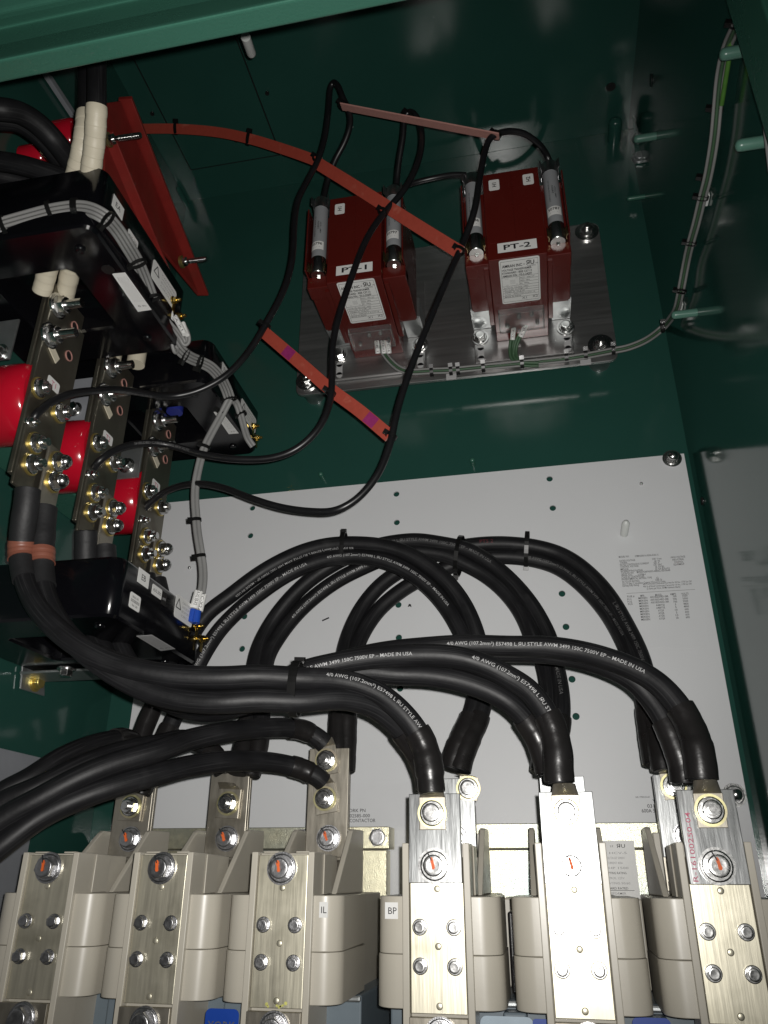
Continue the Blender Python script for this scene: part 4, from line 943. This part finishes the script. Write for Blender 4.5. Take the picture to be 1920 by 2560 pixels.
# ------------------------------------------------------------------ busbars T1, T2, T3 on red standoffs
XB = -.55
def busbar(yc, k, name, zl):
    t = thing('busbar', {1: 'nearest tinned busbar labelled T1', 2: 'middle tinned busbar labelled T2', 3: 'farthest tinned busbar labelled T3'}[k] + ', with bolts and lugs', 'busbar', (XB, yc, .5), 'three tinned busbars')
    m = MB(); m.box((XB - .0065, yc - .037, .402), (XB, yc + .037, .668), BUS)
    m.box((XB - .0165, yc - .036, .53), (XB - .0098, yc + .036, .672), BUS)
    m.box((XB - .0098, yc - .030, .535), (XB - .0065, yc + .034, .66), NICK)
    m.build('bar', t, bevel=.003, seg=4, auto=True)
    m = MB(); m.box((XB + .0002, yc - .037, .388), (XB + .0045, yc - .002, .466), BUS); m.build('lug', t, bevel=.0022, seg=3)
    m = MB(); m.box((XB + .0047, yc + .004, .384), (XB + .009, yc + .038, .462), NICK); m.build('lug', t, bevel=.0022, seg=3)
    def b(dy, z, r, h, mt, wmt, stud=None, dome=False, x=XB, w=1.55):
        m = MB(); m.bolt((x, yc + dy, z), X_, r, h, mt, w, wmt=wmt, wh=.0022, stud=stud, dome=dome, rot=.4); m.build('bolt', t)
    b(-.026, .640, .0105, .010, ZINC, ZINC, (.020, .0058)); b(-.028, .593, .0105, .010, ZINC, ZINC, (.022, .0058))
    b(-.026, .5185, .0085, .008, ZINC, YZINC, (.004, .004)); b(.019, .513, .0088, .008, ZINC, YZINC, (.004, .005))
    b(-.017, .449, .0085, .008, ZINC, YZINC, (.006, .005), x=XB + .0045); b(-.016, .422, .0085, .008, ZINC, YZINC, (.006, .005), x=XB + .0045)
    b(.021, .444, .0088, .009, ZINC, YZINC, None, True, x=XB + .009); b(.022, .419, .0088, .009, ZINC, YZINC, None, True, x=XB + .009)
    b(-.028, .470, .005, .005, ZINC, ZINC, (.004, .0028))
    for dy, z in ((.013, .639), (.014, .594)):
        m = MB(); m.ring((XB + .0008, yc + dy, z), X_, Y_, .0058, .0058, .0014, .0012, STRAPE, 18); m.cyl((XB + .0002, yc + dy, z), (XB + .0006, yc + dy, z), .0058, DARKP, 18); m.build('bolt_hole', t)
    m = MB(); m.obox((XB + .0012, yc - .014, .577), V((.0006, 0, 0)), V((0, .009, -.005)), V((0, .0025, .005)), WTAPE); m.build('paper_tab', t)
    m = MB(); sticker(m, (XB + .0002, yc - .002, .540), V((0, 1, 0)), Z_, .024, .014, [(name, 0, 0, .0105, 'C', INKR)], STICK, round_=.2); m.build('phase_label', t)
    # red standoff
    m = MB(); m.lathe((XB - .0068, yc, .517), -X_, [(0, .041), (.004, .047), (.03, .0490), (.074, .0485)], REDINS, 40)
    tag(m.build('standoff_insulator'), {1: 'largest glossy red round insulator at the left picture edge', 2: 'glossy red round insulator between the T1 and T2 bars', 3: 'glossy red round insulator between the T2 and T3 bars'}[k], 'insulator', 'red standoff insulators')
    return t
for k, yc in ((1, .694), (2, .823), (3, .966)): busbar(yc, k, 'T%d' % k, 0)
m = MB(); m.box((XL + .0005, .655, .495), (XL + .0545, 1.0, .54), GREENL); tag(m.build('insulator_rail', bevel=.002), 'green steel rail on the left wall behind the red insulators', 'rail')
# cables entering the tops of T2 and T3
for yc, mt, lab in ((.812, WTAPE, 'white taped cable end on top of the T2 bar'), (.94, BLUET, 'blue taped cable end on top of the T3 bar')):
    for dx in (0, .028):
        m = MB(); m.tube([V((XB - .01 + dx, yc + dx * .6, .668)), V((XB - .01 + dx, yc + dx * .6, .72)), V((XB - .03 + dx, yc - .005, .765)), V((XB - .075 + dx, yc - .012, .80)), V((-.672, yc - .02, .825 + dx * .5))], .0115, CABLE, 16)
        tt = thing('taped_cable', lab + (', front one' if dx == 0 else ', rear one'), 'cable', (XB, yc, .668), 'taped cable ends')
        m.build('jacket', tt)
        m = MB(); m.tube([V((XB - .01 + dx, yc + dx * .6, .664)), V((XB - .01 + dx, yc + dx * .6, .69)), V((XB - .01 + dx, yc + dx * .6, .72))], .0128, mt, 18); m.build('tape_wrap', tt)

# red channel with insulators and studs, upper left
ch = thing('insulating_channel', 'long red fibreglass channel running back along the upper left wall', 'channel', PX(400, 500, -.58))
def cx3(u, v, x): return PX(u, v, x)
pa_ = [PX(302, 252, -.585), PX(497, 735, -.585), PX(420, 640, -.585), PX(262, 470, -.585), PX(262, 258, -.585)]
m = MB(); m.prism(pa_, V((-.006, 0, 0)), REDCH)
e1, e2 = PX(304, 246, -.585), PX(500, 737, -.585)
dn = (e2 - e1).normalized()
m.obox((e1 + e2) / 2 + V((.006, 0, .0)), (e2 - e1) / 2, V((.012, 0, -.002)), V((.0, 0, .0035)), REDCH)
w1, w2 = PX(268, 330, -.578), PX(420, 700, -.578)
m.obox((w1 + w2) / 2, (w2 - w1) / 2, V((.010, 0, 0)), V((0, 0, .003)), REDCH)
m.build('web', ch, bevel=.001)
for (u0, v0, u1, v1) in ((268, 350, 352, 338), (452, 655, 517, 647)):
    a = PX(u0, v0, -.575); b = P(u1, v1, a.y)
    m = MB(); m.cyl(a, b, .0042, ZINC, 16)
    for k in range(14): 
        q = a.lerp(b, .35 + k * .045); m.cyl(q, q + (b - a).normalized() * .0012, .0047, ZINC, 14)
    d = (b - a).normalized(); m.cyl(a, a + d * .004, .011, YZINC, 20); m.cyl(a + d * .005, a + d * .011, .0085, ZINC, 6); m.build('stud_bolt', ch)
for (u, v, r, lab) in ((200, 345, .030, 'dark red insulator behind the white taped cables'), (118, 392, .02, 'dark red insulator under the topmost supply cables')):
    a = PX(u, v, -.625); m = MB(); m.lathe(a, -X_, [(0, r * .85), (.004, r * .97), (.02, r), (.034, r)], REDINS, 32); tag(m.build('standoff_insulator'), lab, 'insulator', 'red standoff insulators')
# pale strut on the left wall, brackets
m = MB(); a, b = PX(122, 195, -.68), PX(198, 310, -.68); m.obox((a + b) / 2, (b - a) / 2 * 1.25, V((.004, 0, 0)), V((0, .012, 0.006)), GREYST)
tag(m.build('wall_strut', bevel=.001), 'pale grey flat strut on the wall above the red insulator', 'strut')
def lbracket(u, v, w, h, lab, x=XL):
    a = PX(u, v, x + .001); m = MB()
    m.box((x + .0005, a.y - w, a.z - h), (x + .0035, a.y + w, a.z), GALV); m.box((x + .0036, a.y - w, a.z - .003), (x + .05, a.y + w, a.z), GALV)
    m.bolt((x + .0036, a.y, a.z - h * .62), X_, .008, .006, YZINC, 1.5)
    tag(m.build('ct_bracket', bevel=.0008), lab, 'bracket', 'galvanised brackets')
m = MB(); q0 = PX(62, 1655, XL + .001)
m = MB(); a = PX(58, 1660, XL + .006); b = PX(112, 1652, XL + .006); c2 = PX(112, 1740, XL + .006); d2 = PX(52, 1722, XL + .006)
m.prism([a, b, c2, d2], V((-.003, 0, 0)), GALV)
f0, f1 = PX(112, 1652, XL + .006), V((-.50, 0, 0))
m.box((XL + .006, a.y - .004, zB0 - .007), (-.47, a.y + .045, zB0 - .0035), GALV)
q = PX(88, 1706, XL + .006); m.bolt(q, X_, .0085, .007, YZINC, 1.5)
q = PX(132, 1672, -.62); m.bolt(V((-.60, q.y, zB0 - .007)), -Z_, .008, .008, ZINC, 1.5)
tag(m.build('ct_bracket', bevel=.0008), 'galvanised angle bracket holding up the EB current transformer', 'bracket', 'galvanised brackets')
m = MB(); a = PX(15, 845, -.63); m.box((-.66, a.y - .02, a.z - .05), (-.60, a.y - .017, a.z + .01), GALV); m.bolt((-.615, a.y - .0205, a.z - .04), -Y_, .008, .007, ZINC, 1.5)
tag(m.build('ct_bracket', bevel=.0008), 'galvanised bracket behind the T1 bar above the red insulator', 'bracket', 'galvanised brackets')
m = MB(); q = P(190, 1010, .86); m.box((q.x - .03, .86, q.z - .03), (q.x + .02, .863, q.z + .045), GREYST); m.bolt((q.x, .8598, q.z - .01), -Y_, .008, .007, ZINC, 1.5)
tag(m.build('ct_bracket', bevel=.0008), 'dull grey bracket seen between the T1 and T2 bars', 'bracket', 'galvanised brackets')
m = MB(); q = P(318, 1165, .90); m.box((q.x - .02, .90, q.z - .02), (q.x + .02, .903, q.z + .03), GALV); m.bolt((q.x, .8998, q.z), -Y_, .008, .007, ZINC, 1.5)
tag(m.build('ct_bracket', bevel=.0008), 'galvanised bracket seen between the T2 and T3 bars', 'bracket', 'galvanised brackets')
# pale plate low on the left wall
a, b = PX(0, 1870, XL + .002), PX(112, 1897, XL + .002)
m = MB(); m.box((XL + .0005, .45, -.3), (XL + .002, b.y, (a.z + b.z) / 2), GREYST)
tag(m.build('side_plate'), 'pale grey plate low on the left wall behind the incoming cables', 'plate')

# ------------------------------------------------------------------ small black wires to the fuses
WG = 'small black wires to the fuses'
W1 = [(82, 1050, .672), (90, 1036, .67), (120, 1010, .68), (175, 985, .70), (245, 976, .74), (300, 974, .78), (365, 984, .82), (430, 991, .85), (500, 975, .86), (570, 935, .865), (625, 875, .87), (665, 810, .87), (712, 720, .87), (732, 640, .87), (736, 560, .87), (745, 500, .87), (770, 450, .87), (795, 400, .865), (812, 345, .86), (822, 270, .85), (826, 220, .84), (834, 206, .835), (846, 216, .835), (858, 246, .84), (872, 275, .85), (876, 310, .86), (862, 355, .875), (838, 400, .89), (820, 450, .905), (812, 485, .912), (809, 500, .914)]
cable('fuse_wire', 'black wire from the T1 bar looping up to the left fuse of PT-1', 'wire', W1, .0049, WIREB, WG, texts=[('1/C 8 AWG 5KV ETL SHIELDED MEDIUM VOLTAGE', (225, 980), .12, INKD, -.7)], n=12)
W2 = [(235, 1170, .80), (250, 1150, .795), (300, 1120, .81), (360, 1108, .83), (420, 1112, .85), (500, 1135, .86), (590, 1148, .865), (680, 1145, .87), (745, 1120, .87), (800, 1066, .87), (826, 1000, .87), (830, 930, .87), (832, 860, .87), (850, 780, .87), (880, 690, .87), (915, 600, .87), (955, 538, .87), (1005, 482, .87), (1040, 420, .87), (1055, 360, .865), (1050, 310, .86), (1035, 284, .855), (1022, 280, .855), (1012, 295, .86), (1008, 340, .875), (998, 400, .895), (993, 445, .91), (992, 462, .914)]
cable('fuse_wire', 'black wire from the T2 bar looping up to the right fuse of PT-1', 'wire', W2, .0049, WIREB, WG, texts=[('SHIELDED CABLE 8 AWG 5KV XLPE', (335, 1110), .08, INKD, .2)], n=12)
W3 = [(352, 1285, .95), (366, 1265, .945), (400, 1237, .94), (445, 1216, .93), (500, 1209, .92), (560, 1220, .91), (620, 1243, .90), (700, 1268, .89), (780, 1279, .88), (840, 1276, .87), (895, 1245, .87), (945, 1185, .87), (975, 1110, .87), (990, 1040, .87), (1010, 970, .87), (1042, 880, .87), (1085, 775, .87), (1130, 670, .87), (1165, 590, .87), (1188, 520, .86), (1200, 440, .855), (1212, 380, .85), (1225, 346, .845), (1245, 334, .845), (1275, 328, .85), (1310, 334, .86), (1345, 358, .88), (1366, 386, .905), (1374, 405, .914)]
cable('fuse_wire', 'black wire from the T3 bar looping up to the right fuse of PT-2', 'wire', W3, .0049, WIREB, WG, n=12)
W4 = [(1004, 472, .912), (1020, 462, .905), (1050, 453, .90), (1090, 444, .90), (1130, 437, .905), (1165, 437, .912)]
cable('fuse_wire', 'short black jumper wire between the inner fuses of the two transformers', 'wire', W4, .0044, WIREB, WG, n=12)

# insulating straps
def strap(px, w, th, label, edge=STRAPE, dyes=()):
    pts = [P(*p) for p in px]; sp = catmull(pts, 8)
    T = tangents(sp); m = MB(); N = len(sp); vs = []
    for p, t in zip(sp, T):
        n = (-p).normalized(); n = (n - t * n.dot(t)).normalized(); b = t.cross(n)
        for sx, sy in ((-1, -1), (1, -1), (1, 1), (-1, 1)): vs.append(p + b * (sx * w / 2) + n * (sy * th / 2))
    fa = []; fe = []
    for i in range(N - 1):
        for k in range(4):
            f = (i * 4 + k, i * 4 + (k + 1) % 4, (i + 1) * 4 + (k + 1) % 4, (i + 1) * 4 + k)
            (fa if k in (0, 2) else fe).append(f)
    fe += [(3, 2, 1, 0), tuple((N - 1) * 4 + k for k in range(4))]
    m.add(vs, fa, STRAP); m.add(vs, fe, edge)
    for f in dyes:
        i = int(f * (N - 1)); p = sp[i]; t = T[i]; n = (-p).normalized(); n = (n - t * n.dot(t)).normalized(); b = t.cross(n)
        m.obox(p + n * (th / 2 + .0002), t * .0095, b * (w * .46), n * .0001, PURPLE)
    return tag(m.build('insulating_strap', origin=sp[0]), label, 'strap', 'red insulating straps')
strap([(345, 322, .93), (440, 322, .92), (540, 330, .91), (620, 346, .90), (700, 370, .89), (785, 400, .88), (800, 407, .878)], .0172, .003, 'curved left piece of the upper red strap, from the channel stud')
strap([(790, 406, .876), (870, 455, .874), (960, 512, .872), (1060, 575, .87), (1152, 632, .868)], .0195, .003, 'straight right piece of the upper red strap, crossing the PT-1 transformer')
strap([(655, 826, .879), (760, 916, .878), (822, 970, .877), (900, 1028, .876), (974, 1090, .875)], .0178, .003, 'lower red strap with two purple patches', dyes=(.18, .87))
m = MB(); a, b = P(853, 266, .84), P(1248, 342, .845); d = (b - a); m.obox((a + b) / 2, d / 2, V((0, .008, .0022)), V((0, -.0005, .0010)), STRAPE)
tag(m.build('insulating_strap', origin=a), 'thin pinkish strap seen edge-on linking the tops of the wire loops', 'strap', 'red insulating straps')

# ------------------------------------------------------------------ grey control wires
def bundle(name, label, px, k, gap, r, mts, group, off0=0., it=1):
    pts = smoothpath(px, 8, it); T = tangents(pts)
    t = thing(name, label, 'wire bundle', pts[0], group)
    for j in range(k):
        o = (j - (k - 1) / 2) * gap
        sp = []
        for p, tt in zip(pts, T):
            n = (-p).normalized(); n = (n - tt * n.dot(tt)).normalized(); b = tt.cross(n)
            sp.append(p + b * o + n * (off0 * (j % 2)))
        MB().tube(sp, r, mts[j % len(mts)], 9).build('wire', t)
    return pts
SB = 'grey control wire bundles'
def xz(box, pts): return Q(box, pts)
M1 = xz(Z0, [(-120, 535, .55), (0, 512, .553), (150, 470, .555), (300, 428, .556), (530, 368, .556), (780, 332, .556), (900, 340, .556), (1010, 380, .558), (1110, 445, .565), (1220, 565, .588), (1320, 720, .612), (1420, 890, .642), (1495, 1060, .67), (1570, 1260, .70)]) + xz(Z1, [(560, 480, .715), (600, 590, .73), (690, 750, .755), (770, 880, .775), (840, 980, .79), (930, 1050, .81), (1030, 1095, .83), (1150, 1155, .85), (1250, 1265, .875), (1310, 1380, .90), (1345, 1480, .915)])
pm_ = bundle('wire_bundle', 'flat bundle of four grey wires draped over the upper two current transformers', M1, 4, .0042, .0021, [GREYW], SB)
M2 = [(574, 998, .915)] + Q(R0, [(1430, 1040, .92), (1380, 1130, .92), (1325, 1240, .92), (1290, 1360, .92), (1265, 1500, .92), (1265, 1620, .92)]) + Q(R1, [(1268, 200, .92), (1278, 330, .92), (1300, 470, .92), (1315, 580, .92), (1312, 690, .915), (1288, 790, .91), (1268, 850, .905)])
bundle('wire_bundle', 'pair of grey wires hanging down to the blue sleeved EB terminals', M2, 2, .0055, .0032, [GREYW], SB)
M3 = Q(R0, [(1500, 930, .92), (1530, 950, .93), (1560, 1030, .945), (1582, 1110, .96), (1605, 1180, .975), (1640, 1232, .985)])
bundle('wire_bundle', 'short grey wire pair branching to the EC terminals', M3, 2, .005, .003, [GREYW], SB)
M4 = xz(Z1, [(590, 470, .72), (640, 600, .735), (720, 700, .75), (800, 790, .765), (850, 860, .775), (880, 910, .78), (910, 880, .78), (900, 800, .775), (870, 740, .77), (840, 690, .765)])
bundle('wire_bundle', 'grey wire loop bending back up to the EA terminals', M4, 2, .004, .0022, [GREYW], SB)
M5 = xz(Z1, [(740, 640, .755), (735, 760, .76), (745, 900, .77), (775, 1000, .78), (805, 990, .785), (800, 940, .785)])
bundle('wire_bundle', 'single drooping grey wire loop under the EA terminals', M5, 1, .004, .0024, [GREYW], SB)
# sleeves
def sleeve(u0, v0, u1, v1, d0, d1, r, mt, txt, label, tw=None):
    a, b = P(u0, v0, d0), P(u1, v1, d1); m = MB(); m.cyl(a, b, r, mt, 14)
    if txt: m.cabletext(txt, [a.lerp(b, k / 6) for k in range(7)], r, pix(a), (b - a).length * .85, INK, 0., False, r * 1.1)
    return tag(m.build('wire_marker', origin=a), label, 'wire marker', 'white wire markers')
sleeve(437, 792, 462, 836, .745, .75, .0036, STICK, 'EA-X1', 'white printed sleeve near the EA terminals')
sleeve(424, 765, 431, 800, .748, .752, .003, STICK, '', 'plain pale sleeve just above the printed one at EA')
sleeve(458, 808, 468, 838, .756, .757, .003, STICK, '', 'white sleeve tucked behind the printed one at EA')
sleeve(497, 1479, 485, 1522, .906, .905, .0062, STICK, 'EA-X2 EB-X3', 'wide white printed sleeve above the blue terminals of EB')
sleeve(508, 1486, 498, 1528, .91, .91, .005, STICK, 'EC-X2', 'narrow white printed sleeve beside the wide one at EB')
for (u0, v0, u1, v1, lab) in ((484, 1524, 476, 1556, 'blue crimp sleeve on the EB terminal, left one'), (494, 1528, 490, 1558, 'blue crimp sleeve on the EB terminal, right one')):
    m = MB(); m.cyl(P(u0, v0, .904), P(u1, v1, .903), .0048, BLUEL, 14); tag(m.build('crimp_sleeve'), lab, 'terminal', 'blue crimp sleeves')

# bundle along the right wall to the transformers
WR = [(1868, -40), (1858, 30), (1836, 75), (1815, 125), (1801, 190), (1793, 270), (1786, 345), (1770, 440), (1755, 498), (1740, 560), (1724, 617)]
wr = []
for (u, v) in WR:
    p = PX(u, v, XR - .012); wr.append((u, v, p.y))
dl = wr[-1][2]
rest = Q(RP, [(1590, 690, 0), (1560, 850, 0), (1535, 960, 0), (1500, 1020, 0), (1440, 1090, 0), (1340, 1165, 0), (1220, 1215, 0), (1120, 1235, 0)])
rr_ = [(u, v, dl + (1.10 - dl) * min(1, (i + 1) / 5)) for i, (u, v, _) in enumerate(rest)]
low = Q(RP, [(950, 1268, 1.098), (820, 1288, 1.098), (530, 1318, 1.098), (280, 1342, 1.098), (70, 1362, 1.098)]) + Q(RQ, [(1120, 1160, 1.098), (1000, 1165, 1.098), (930, 1145, 1.097), (870, 1095, 1.095), (825, 1035, 1.09), (800, 985, 1.07)])
bundle('wire_bundle', 'slim grey and green wire bundle down the right wall and along the plate to PT-1', wr + rr_ + low, 3, .0038, .0019, [GREYW, GREENW, GREYW], 'transformer secondary wires')
gx = [(PX(u, v, XR - .010)) for u, v in ((1845, 60), (1828, 100), (1822, 150), (1814, 200), (1804, 262))]
m = MB(); m.tube(catmull(gx, 8), .0026, LIMEW, 10); tag(m.build('ground_wire', origin=gx[0]), 'bright green and yellow wire beside the grey ones at the top right', 'wire')
G5 = Q(RP, [(470, 1160, 1.085), (462, 1220, 1.095), (470, 1280, 1.098), (520, 1318, 1.098), (640, 1325, 1.099)])
bundle('wire_bundle', 'two short green wires curving down from PT-2 to the plate edge', G5, 2, .005, .0027, [GREENW], 'transformer secondary wires')
G6 = Q(RP, [(520, 1130, 1.08), (495, 1190, 1.09), (485, 1250, 1.097), (500, 1300, 1.098)])
bundle('wire_bundle', 'green wire pair below the CB-3 marker of PT-2', G6, 2, .004, .0027, [GREENW], 'transformer secondary wires')
sleeve(*(1100 + 560 / 2.592, 400 + 1060 / 2.592), *(1100 + 522 / 2.592, 400 + 1145 / 2.592), 1.068, 1.082, .0046, STICK, 'CB-3', 'white marker reading CB-3 under PT-2')
sleeve(1100 + 478 / 2.592, 400 + 1065 / 2.592, 1100 + 470 / 2.592, 400 + 1165 / 2.592, 1.068, 1.084, .0042, STICK, 'PT1-V2', 'upright white marker beside CB-3 under PT-2')
for (x, tx, lab) in ((782, 'CB-1', 'left white marker under PT-1'), (822, 'PT2-X1', 'middle white marker under PT-1 with bold writing'), (855, 'TS-14', 'right white marker under PT-1')):
    sleeve(640 + x / 2.592, 480 + 960 / 2.592, 640 + (x + 8) / 2.592, 480 + 1045 / 2.592, 1.06, 1.075, .0044, STICK, tx, lab)
# second bundle at right picture edge
wr2 = [(1880, 20), (1893, 110), (1903, 190), (1912, 250), (1920, 330), (1932, 430)]
bundle('wire_bundle', 'grey wires dropping along the front post at the right picture edge', [(u, v, PX(u, v, XR - .012).y) for u, v in wr2], 2, .0035, .0022, [GREYW], 'transformer secondary wires')
# adhesive tie mounts
def mount(u, v, x, lab, d=None, mt=NYLON):
    m = MB()
    if d is None:
        p = PX(u, v, x); m.box((x - .004, p.y - .009, p.z - .012), (x - .0006, p.y + .009, p.z + .012), mt); m.box((x - .009, p.y - .004, p.z - .006), (x - .0042, p.y + .004, p.z + .006), mt)
    else:
        p = P(u, v, d); m.box((p.x - .009, d, p.z - .006), (p.x + .009, d + .004, p.z + .006), mt)
    tag(m.build('tie_mount', bevel=.001), lab, 'tie mount', 'white tie mounts')
mount(1770, 485, XR, 'white adhesive tie mount halfway down the right wall bundle'); mount(1705, 755, XR, 'white adhesive tie mount above the bend of the right wall bundle'); mount(1873, 42, XR, 'white adhesive tie mount in the top right corner')
for (u, v, lab) in ((1128, 940, 'pale tie mount on the plate edge between the transformers'), (1464, 903, 'pale tie mount on the plate edge right of PT-2')): mount(u, v, 0, lab, 1.103, STICKG)

# ------------------------------------------------------------------ cable ties
def tie(u, v, d, du, dv, rw, rd, label, w=.0048, head=(1, 0), th=.0011):
    """band round wires that run along the picture direction (du,dv)"""
    c = P(u, v, d); t = (P(u + du, v + dv, d) - c).normalized()
    n = (-c).normalized(); n = (n - t * n.dot(t)).normalized(); b = t.cross(n)
    m = MB(); m.ring(c, t, b, rw, rd, w, th, TIE)
    h = c + b * (head[0] * (rw + .002)) + n * (rd * head[1] + .001)
    m.obox(h, b * .0032, t * (w * .62), n * .0026, TIE)
    return tag(m.build('cable_tie', origin=c), label, 'cable tie', 'black cable ties')
tie(740, 1722, .745, 1, .03, .0262, .0145, 'wide black tie round the thick front cables', w=.0085, head=(-1, -.6), th=.0016)
tie(860, 1372, 1.02, 1, 0, .024, .0135, 'tie at the crest of the left rear arch', w=.006, head=(-1, 0))
tie(1148, 1390, 1.075, 1, .12, .030, .03, 'tie where the middle and right rear arches cross', w=.006, head=(1, .3))
tie(1317, 1373, 1.095, 1, .05, .026, .014, 'tie at the crest of the right rear arch', w=.006, head=(1, 0))
for (u, v, d, du, dv, lab) in ((8, 562, .552, 1, -.25, 'tie on the flat grey bundle at the left picture edge'), (124, 525, .5545, 1, -.25, 'tie with a small head on the flat grey bundle above the EA window'), (188, 519, .555, 1, 0, 'broad black tie at the corner of the flat grey bundle'), (269, 549, .562, 1, .85, 'tie just past the corner of the flat grey bundle by the EA label'),
                               (346, 659, .638, .5, 1, 'tie on the grey bundle beside the white EA rating sticker'), (382, 745, .695, .35, 1, 'tie where the grey bundle starts to fan out at EA'), (463, 888, .80, 1, .5, 'tie on the grey bundle just below the EA loops'), (498, 904, .828, 1, .3, 'broad tie on the grey bundle above the EC body'), (575, 997, .915, .2, 1, 'tie where the grey bundle splits above EC')):
    tie(u, v, d, du, dv, .0092, .0034, lab, w=.005 if 'broad' not in lab else .008)
for (u, v, d, du, dv, lab) in ((553, 1030, .92, -.5, 1, 'tie on the hanging grey pair beside the EC sticker'), (513, 1117, .92, -.4, 1, 'tie on the hanging grey pair above the crossing wire'), (490, 1300, .92, .05, 1, 'tie on the hanging grey pair against the white panel'), (501, 1391, .92, .15, 1, 'tie on the hanging grey pair above the white sleeves'), (605, 1035, .945, .4, 1, 'tie on the short branch to the EC terminals')):
    tie(u, v, d, du, dv, .0065, .004, lab)
for (u, v, d, du, dv, lab) in ((345, 318, .93, .1, 1, 'tie at the stud end of the curved red strap'), (440, 320, .92, 1, .1, 'second tie along the curved red strap'), (622, 345, .90, 1, .25, 'third tie along the curved red strap, before it straightens')):
    tie(u, v, d, 1, dv if dv < .9 else .05, .0105, .0035, lab, w=.0065, head=(-1, 0))
for (u, v, d, lab) in ((793, 397, .874, 'tie holding the T1 wire where the upper strap bends'), (958, 530, .87, 'tie holding the T2 wire to the upper strap over PT-1'), (1149, 626, .868, 'tie holding the T3 wire at the right end of the upper strap'), (664, 815, .873, 'tie holding the T1 wire at the left end of the lower strap'), (826, 982, .873, 'tie holding the T2 wire in the middle of the lower strap'), (978, 1090, .872, 'tie holding the T3 wire at the right end of the lower strap'),
                        (858, 262, .842, 'tie holding the first wire loop to the thin pinkish strap'), (1022, 288, .852, 'tie holding the second wire loop to the thin pinkish strap'), (1240, 338, .845, 'tie holding the third wire loop to the thin pinkish strap')):
    tie(u, v, d, .6, -1, .0072, .0072, lab, w=.005, head=(-1, .2))
for (u, v, lab) in ((1842, 62, 'topmost tie on the right wall bundle'), (1791, 274, 'tie on the right wall bundle below the green wire'), (1765, 446, 'tie on the right wall bundle above the halfway mount'), (1756, 494, 'tie on the right wall bundle at the halfway mount'), (1727, 608, 'tie on the right wall bundle below the halfway mount'), (1703, 728, 'tie on the right wall bundle just above the bend')):
    tie(u, v, PX(u, v, XR - .012).y, -.25, 1, .0066, .003, lab, w=.005)
for (u, v, d, lab) in ((1657, 818, 1.08, 'tie on the sloping wires between the bend and the plate'), (1533, 874, 1.098, 'tie at the right corner of the aluminium plate'), (1464, 886, 1.098, 'tie at the plate edge right of PT-2'), (1416, 893, 1.098, 'tie at the plate edge under the right foot of PT-2'), (1305, 908, 1.098, 'tie at the plate edge below the CB-3 marker'), (1208, 918, 1.098, 'tie at the plate edge under the left foot of PT-2'), (1145, 925, 1.098, 'right tie of the close pair between the transformers'), (1127, 926, 1.098, 'left tie of the close pair between the transformers'), (1079, 929, 1.098, 'tie at the plate edge right of PT-1')):
    tie(u, v, d, 1, -.12, .0075, .004, lab, w=.006, head=(-1, 0))

# ------------------------------------------------------------------ world, light, camera
w = bpy.data.worlds.new('World'); S.world = w; w.use_nodes = True
w.node_tree.nodes['Background'].inputs['Color'].default_value = (.8, .9, 1, 1)
w.node_tree.nodes['Background'].inputs['Strength'].default_value = .006
ld = bpy.data.lights.new('phone_flash', 'SPOT'); ld.energy = 38; ld.shadow_soft_size = .004; ld.color = (1, .975, .94); ld.spot_size = math.radians(104); ld.spot_blend = 1
lo = bpy.data.objects.new('phone_flash', ld); COL.objects.link(lo)
aim = ray(790, 1290).normalized(); lx = aim.cross(UP).normalized(); ly = lx.cross(aim)
lo.matrix_world = Matrix.Translation(RT * .012 + UP * .012) @ Matrix((lx, ly, -aim)).transposed().to_4x4()
cd = bpy.data.cameras.new('Camera'); cam = bpy.data.objects.new('Camera', cd); COL.objects.link(cam)
cd.sensor_fit = 'VERTICAL'; cd.sensor_height = 24; cd.lens = F / 2560 * 24; cd.clip_start = .01; cd.clip_end = 50
mw = Matrix((RT, UP, -FW)).transposed().to_4x4(); cam.matrix_world = mw
S.camera = cam
S.render.engine = 'CYCLES'
S.view_settings.view_transform = 'Standard'; S.view_settings.look = 'None'; S.view_settings.exposure = 0; S.view_settings.gamma = 1
S.cycles.use_denoising = True
S.cycles.max_bounces = 8; S.cycles.sample_clamp_indirect = 12
